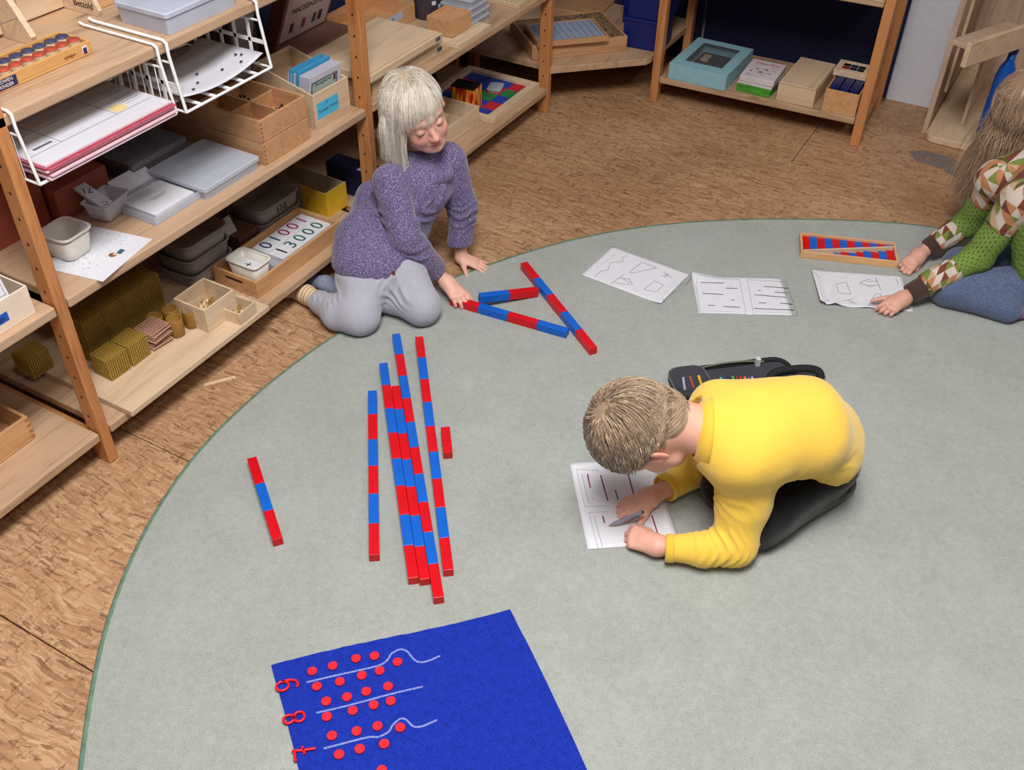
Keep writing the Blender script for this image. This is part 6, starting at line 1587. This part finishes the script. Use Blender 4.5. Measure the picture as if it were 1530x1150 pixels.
# ------------------------------------------------------------------ LONG HAIRED GIRL AT THE RIGHT EDGE
def girl2():
    t = thing('person', 'person with long light brown hair in green patterned top and jeans, at the right edge', 'person', tuple(at(1500, 440, RZ)))
    SK = MATS['skinA']; sk = lin((214, 162, 144))
    c = at(1530, 160, .50); Fd = (at(1360, 440, .0) - c).normalized(); R = frame(Fd + ZV * .15, ZV - UV_ * .15); s = 1.03
    hp, W = head_prims(c, R, s); nb = at(1568, 235, .40); hp += [cap(W(0, -.03, -.05), nb, .044, .05, .02)]; hv = grow(hp, .003, 2)
    sN, eN, wN = at(1525, 300, .37), at(1462, 383, .165), at(1358, 440, .052)
    sF, eF, wF = at(1490, 268, .34), at(1450, 330, .15), at(1385, 372, .052)
    bp = [cap(nb, at(1575, 350, .24), .045, .06), cap(at(1575, 350, .24), at(1600, 400, .14), .06, .06)]
    for a, b, w_ in ((sN, eN, wN), (sF, eF, wF)): bp += [cap(a, b, .034, .03), cap(b, b + (w_ - b) * .75, .028, .022)]
    bv = grow(bp, .006, 1)
    w1 = at(1350, 446, .046); h1, t1 = hand_prims(w1, at(1318, 466, .028) - w1, ZV * .9 - VV_ * .35, +1, s=1.02, spread=.06, per=[(.25, .75, .5), (.45, .95, .6), (.5, 1.0, .6), (.5, 1.0, .6)], thumb=(.8, .6, -.2), thumb_curl=.1)
    h1 += [cap(at(1368, 434, .060), w1, .024, .0205, .02), cap(w1, w1 + (at(1318, 466, .028) - w1).normalized() * .03, .0205, .016, .014)]
    w2 = at(1372, 382, .046); h2, t2 = hand_prims(w2, at(1350, 402, .026) - w2, ZV * .9 - VV_ * .2, -1, s=1.0, spread=.04, per=[(.5, .8, .5), (.6, 1.0, .6), (.6, 1.1, .6), (.6, 1.1, .6)], thumb=(.75, .3, -.6), thumb_curl=.0)
    h2 += [cap(at(1390, 368, .060), w2, .024, .0205, .02), cap(w2, w2 + (at(1350, 402, .026) - w2).normalized() * .03, .0205, .016, .014)]
    v1 = grow(h1, .0022, 2, zmin=RZ + .0025); v2 = grow(h2, .0022, 2, zmin=RZ + .0025)
    VQ = joined([hv, bv, v1, v2]); tint = np.tile(np.array(sk[:3]), (len(VQ[0]), 1)); tint[:len(hv[0])] = head_tint(hv[0], W, R, c, s, sk)
    to_obj('body', VQ, SK, t, tint); nails('n', t1, t, .95); face_marks(t, W, s, (120, 92, 70))
    # patterned top: geometric triangles at shoulders and lower sleeves, dashed green between
    def tri_mat():
        m, nt, b = nodes_of('triangle_print'); A_ = nt.nodes.new('ShaderNodeAttribute'); A_.attribute_name = 'clothuv'
        sc = nt.nodes.new('ShaderNodeVectorMath'); sc.operation = 'SCALE'; sc.inputs['Scale'].default_value = 33; nt.links.new(A_.outputs['Vector'], sc.inputs[0])
        fl = nt.nodes.new('ShaderNodeVectorMath'); fl.operation = 'FLOOR'; nt.links.new(sc.outputs[0], fl.inputs[0]); fr = nt.nodes.new('ShaderNodeVectorMath'); fr.operation = 'FRACTION'; nt.links.new(sc.outputs[0], fr.inputs[0])
        sp_ = nt.nodes.new('ShaderNodeSeparateXYZ'); nt.links.new(fr.outputs[0], sp_.inputs[0]); g_ = mth(nt, 'GREATER_THAN', mth(nt, 'ADD', sp_.outputs[0], sp_.outputs[1]), 1.0)
        cb = nt.nodes.new('ShaderNodeCombineXYZ'); sp2 = nt.nodes.new('ShaderNodeSeparateXYZ'); nt.links.new(fl.outputs[0], sp2.inputs[0]); nt.links.new(sp2.outputs[0], cb.inputs[0]); nt.links.new(sp2.outputs[1], cb.inputs[1]); nt.links.new(g_, cb.inputs[2])
        wn_ = nt.nodes.new('ShaderNodeTexWhiteNoise'); wn_.noise_dimensions = '3D'; nt.links.new(cb.outputs[0], wn_.inputs['Vector'])
        r = ramp(nt, wn_.outputs['Value'], [(0, lin((196, 182, 172))), (.22, lin((180, 122, 82))), (.40, lin((112, 56, 44))), (.54, lin((112, 128, 56))), (.68, lin((186, 158, 128))), (.82, lin((92, 84, 36))), (.92, lin((204, 192, 184)))]); r.color_ramp.interpolation = 'CONSTANT'
        nt.links.new(r.outputs[0], b.inputs['Base Color']); b.inputs['Roughness'].default_value = .9; return m
    def dash_mat():
        m, nt, b = nodes_of('green_dashed_jersey'); A_ = nt.nodes.new('ShaderNodeAttribute'); A_.attribute_name = 'clothuv'
        mp = nt.nodes.new('ShaderNodeMapping'); mp.inputs['Scale'].default_value = (55, 95, 1); mp.inputs['Rotation'].default_value = (0, 0, .0); nt.links.new(A_.outputs['Vector'], mp.inputs['Vector'])
        sx = nt.nodes.new('ShaderNodeSeparateXYZ'); nt.links.new(mp.outputs[0], sx.inputs[0]); row = mth(nt, 'FLOOR', sx.outputs[1]); fx = mth(nt, 'FRACT', mth(nt, 'ADD', sx.outputs[0], mth(nt, 'MULTIPLY', row, .5))); fy = mth(nt, 'FRACT', sx.outputs[1])
        d = mth(nt, 'MULTIPLY', mth(nt, 'LESS_THAN', mth(nt, 'ABSOLUTE', mth(nt, 'SUBTRACT', fx, .5)), .22), mth(nt, 'LESS_THAN', mth(nt, 'ABSOLUTE', mth(nt, 'SUBTRACT', fy, .5)), .13))
        nt.links.new(mixc(nt, d, lin((112, 140, 60)), lin((36, 42, 24))), b.inputs['Base Color']); b.inputs['Roughness'].default_value = .9; return m
    def bone_uv(V, bones):
        best = np.full(len(V), 1e9); uv = np.zeros((len(V), 3)); off = 0.
        for a, b in bones:
            a = np.array(a); b = np.array(b); d = b - a; L = np.linalg.norm(d); d /= L; x = (V - a) @ d; q = V - a - x[:, None] * d; dist = np.linalg.norm(q, axis=1) + np.maximum(0, -x) + np.maximum(0, x - L)
            e1 = np.cross(d, (0, 0, 1.)); e1 /= np.linalg.norm(e1); e2 = np.cross(d, e1); ang = np.arctan2(q @ e2, q @ e1)
            m = dist < best; best[m] = dist[m]; uv[m, 0] = off + x[m]; uv[m, 1] = ang[m] * .045; off += L
        return uv
    TM, DM = tri_mat(), dash_mat(); Rb = frame(-UV_ * .8 - VV_ * .5, ZV)
    def lerp(a, b, f): return a + (b - a) * f
    dsp = lambda V: vnoise(V, 14, .004, 2) + vnoise(V, 30, .0022, 9)
    for (s_, e_, w_), nm in (((sN, eN, wN), 'near'), ((sF, eF, wF), 'far')):
        m1 = lerp(s_, e_, .48); m2 = lerp(e_, w_, .42); m3 = lerp(e_, w_, .86)
        for nme, prs, mat, cuts in (('upper_sleeve', [cap(s_, m1, .060, .050), cap(lerp(s_, nb, .5), s_, .06, .062)], TM, [(m1, (e_ - s_).normalized(), .1)]),
                                    ('middle_sleeve', [cap(lerp(s_, e_, .42), e_, .049, .046), cap(e_, m2, .044, .037)], DM, [(lerp(s_, e_, .46), -(e_ - s_).normalized(), .08), (m2, (w_ - e_).normalized(), .07)]),
                                    ('lower_sleeve', [cap(lerp(e_, w_, .38), lerp(e_, w_, .8), .041, .037)], TM, [(lerp(e_, w_, .79), (w_ - e_).normalized(), .06)])):
            VQ = grow(prs, .004, 2, dsp, cut=cuts); to_obj(nme, VQ, mat, t, uv=bone_uv(VQ[0], [(s_, e_), (e_, w_)]))
        BR = cloth_mat('brown_cuff', (62, 44, 40), (78, 58, 52), 500, .0008)
        VQ = grow([cap(lerp(e_, w_, .72), lerp(e_, w_, 1.02), .036, .033)], .003, 2, cut=[(w_, (w_ - e_).normalized(), .06), (lerp(e_, w_, .76), -(w_ - e_).normalized(), .06)]); to_obj('cuff', VQ, BR, t)
    VQ = grow([ell(at(1560, 325, .32), (.12, .09, .12), Rb, .04), ell(at(1580, 375, .22), (.13, .11, .11), Rb, .05), ell(at(1585, 410, .15), (.14, .12, .07), Rb, .05)], .005, 2, dsp)
    uvp = np.stack([(VQ[0] - np.array(nb)) @ np.array(UV_), VQ[0][:, 2] * 1.0, np.zeros(len(VQ[0]))], 1); to_obj('top', VQ, DM, t, uv=uvp)
    # jeans, sock
    JN = cloth_mat('blue_denim', (70, 84, 112), (100, 116, 146), 260, .0012)
    kn = at(1416, 432, .056); kf = at(1432, 392, .052); an = at(1505, 462, .045)
    tp = [ell(at(1600, 420, .13), (.14, .12, .08), Rb, .04), cap(at(1590, 425, .11), kn, .075, .054, .03), cap(kn, an, .052, .042, .03), cap(at(1570, 390, .10), kf, .07, .050, .03), cap(kf, at(1520, 410, .045), .046, .042, .02)]
    for pts, r_, k in (([(1420, 428, .11), (1470, 432, .12), (1530, 442, .11)], .008, .012), ([(1430, 410, .14), (1480, 412, .16), (1530, 420, .17)], .005, .012)):
        W_ = [at(*q) for q in pts]
        for p_, q_ in zip(W_[:-1], W_[1:]): tp.append(cap(p_, q_, r_, r_, k, -1))
    to_obj('jeans', grow(tp, .005, 2, lambda V: vnoise(V, 12, .004, 6), zmin=RZ + .0006), JN, t)
    to_obj('sock', grow([cap(at(1505, 462, .042), at(1540, 462, .034), .036, .03, .01), cap(at(1540, 462, .030), at(1580, 470, .024), .028, .02, .01)], .004, 2, zmin=RZ + .0006), plain('lilac_sock', (136, 112, 160), .95, .12, 60), t)
    # hair
    Rn = np.array([list(r) for r in R]); E1 = (np.array(W(0, -.010, .020)), np.array((.0745, .0925, .0825)) * s, Rn); E2 = (np.array(W(0, .026, -.030)), np.array((.0605, .0625, .0745)) * s, Rn)
    D = rnd_dirs(26000, 21); rng = np.random.default_rng(15)
    lim = np.where(D[:, 1] > 0, .35 * np.clip(D[:, 1], 0, 1) ** .5, -.6 * np.clip(-D[:, 1], 0, 1) ** .5); D = D[D[:, 2] > lim][:6500]; N = len(D)
    rr = E1[1]; roots = (D * rr) @ Rn.T + E1[0]; nrm = D / rr; nrm /= np.linalg.norm(nrm, axis=1)[:, None]
    tang = np.stack([np.clip((D[:, 0] + .05) * 6, -.9, .9), .25 + .5 * np.clip(D[:, 1], 0, 1), -.25 * np.ones(N)], 1); tang -= D * (tang * D).sum(1)[:, None]; tang /= np.linalg.norm(tang, axis=1)[:, None] + 1e-9
    dirs = (tang + nrm * .05) @ Rn.T; Ln = .47 * rng.uniform(.72, 1.05, N); lift = rng.uniform(.002, .014, N)
    cap_e = lambda a, b, r: ((np.array(a) + np.array(b)) / 2, np.array((r, r, np.linalg.norm(np.array(b) - np.array(a)) / 2 + r)), np.array([list(x) for x in frame(Vector((.3, .9, 0)).cross(b - a).cross(b - a) if False else Vector((1, 0, 0)), (b - a))]))
    def bone_e(a, b, r):
        z_ = (b - a).normalized(); x_ = z_.cross(Vector((.3, .2, 1))).normalized(); y_ = z_.cross(x_)
        return ((np.array(a) + np.array(b)) / 2, np.array((r, r, (b - a).length / 2 + r)), np.array([[x_[i], y_[i], z_[i]] for i in range(3)]))
    body_e = [(np.array(at(1560, 325, .32)), np.array((.12, .09, .12)), np.array([list(r) for r in Rb])), bone_e(sN, eN, .058), (np.array(nb), np.array((.06, .06, .06)), np.eye(3))]
    P = sim_hair(roots, dirs, Ln, 28, [E1, E2] + body_e, np.array((0, 0, -.40)) - 0.05 * np.array(UV_), 0.0, lift, 6, wave=.10, shell=12, pull=.6)
    pal = [(166, 136, 110), (190, 158, 128), (140, 110, 88), (210, 182, 150), (122, 94, 74), (178, 144, 114)]
    cl = np.array([mnoise.noise(Vector(q * 6)) for q in D]); cc_ = np.clip(hair_cols(N, 2, pal) * (1 + .6 * cl[:, None]), 0, 1)
    SM, SC = strand_mesh(P, .0010, .0003, cc_)
    capv = grow([ell(W(0, -.014, .025), (.0785, .0965, .087), R, .01), ell(W(0, .085, -.045), (.085, .07, .085), R, .01, -1), ell(W(0, -.02, -.115), (.10, .10, .07), R, .012, -1)], .0035, 2)
    VQ = joined([capv, SM]); tt = np.concatenate([np.tile(np.array(lin((150, 120, 96))[:3]), (len(capv[0]), 1)), SC]); to_obj('hair', VQ, hair_mat('light_brown_hair', .35), t, tt)
girl2()
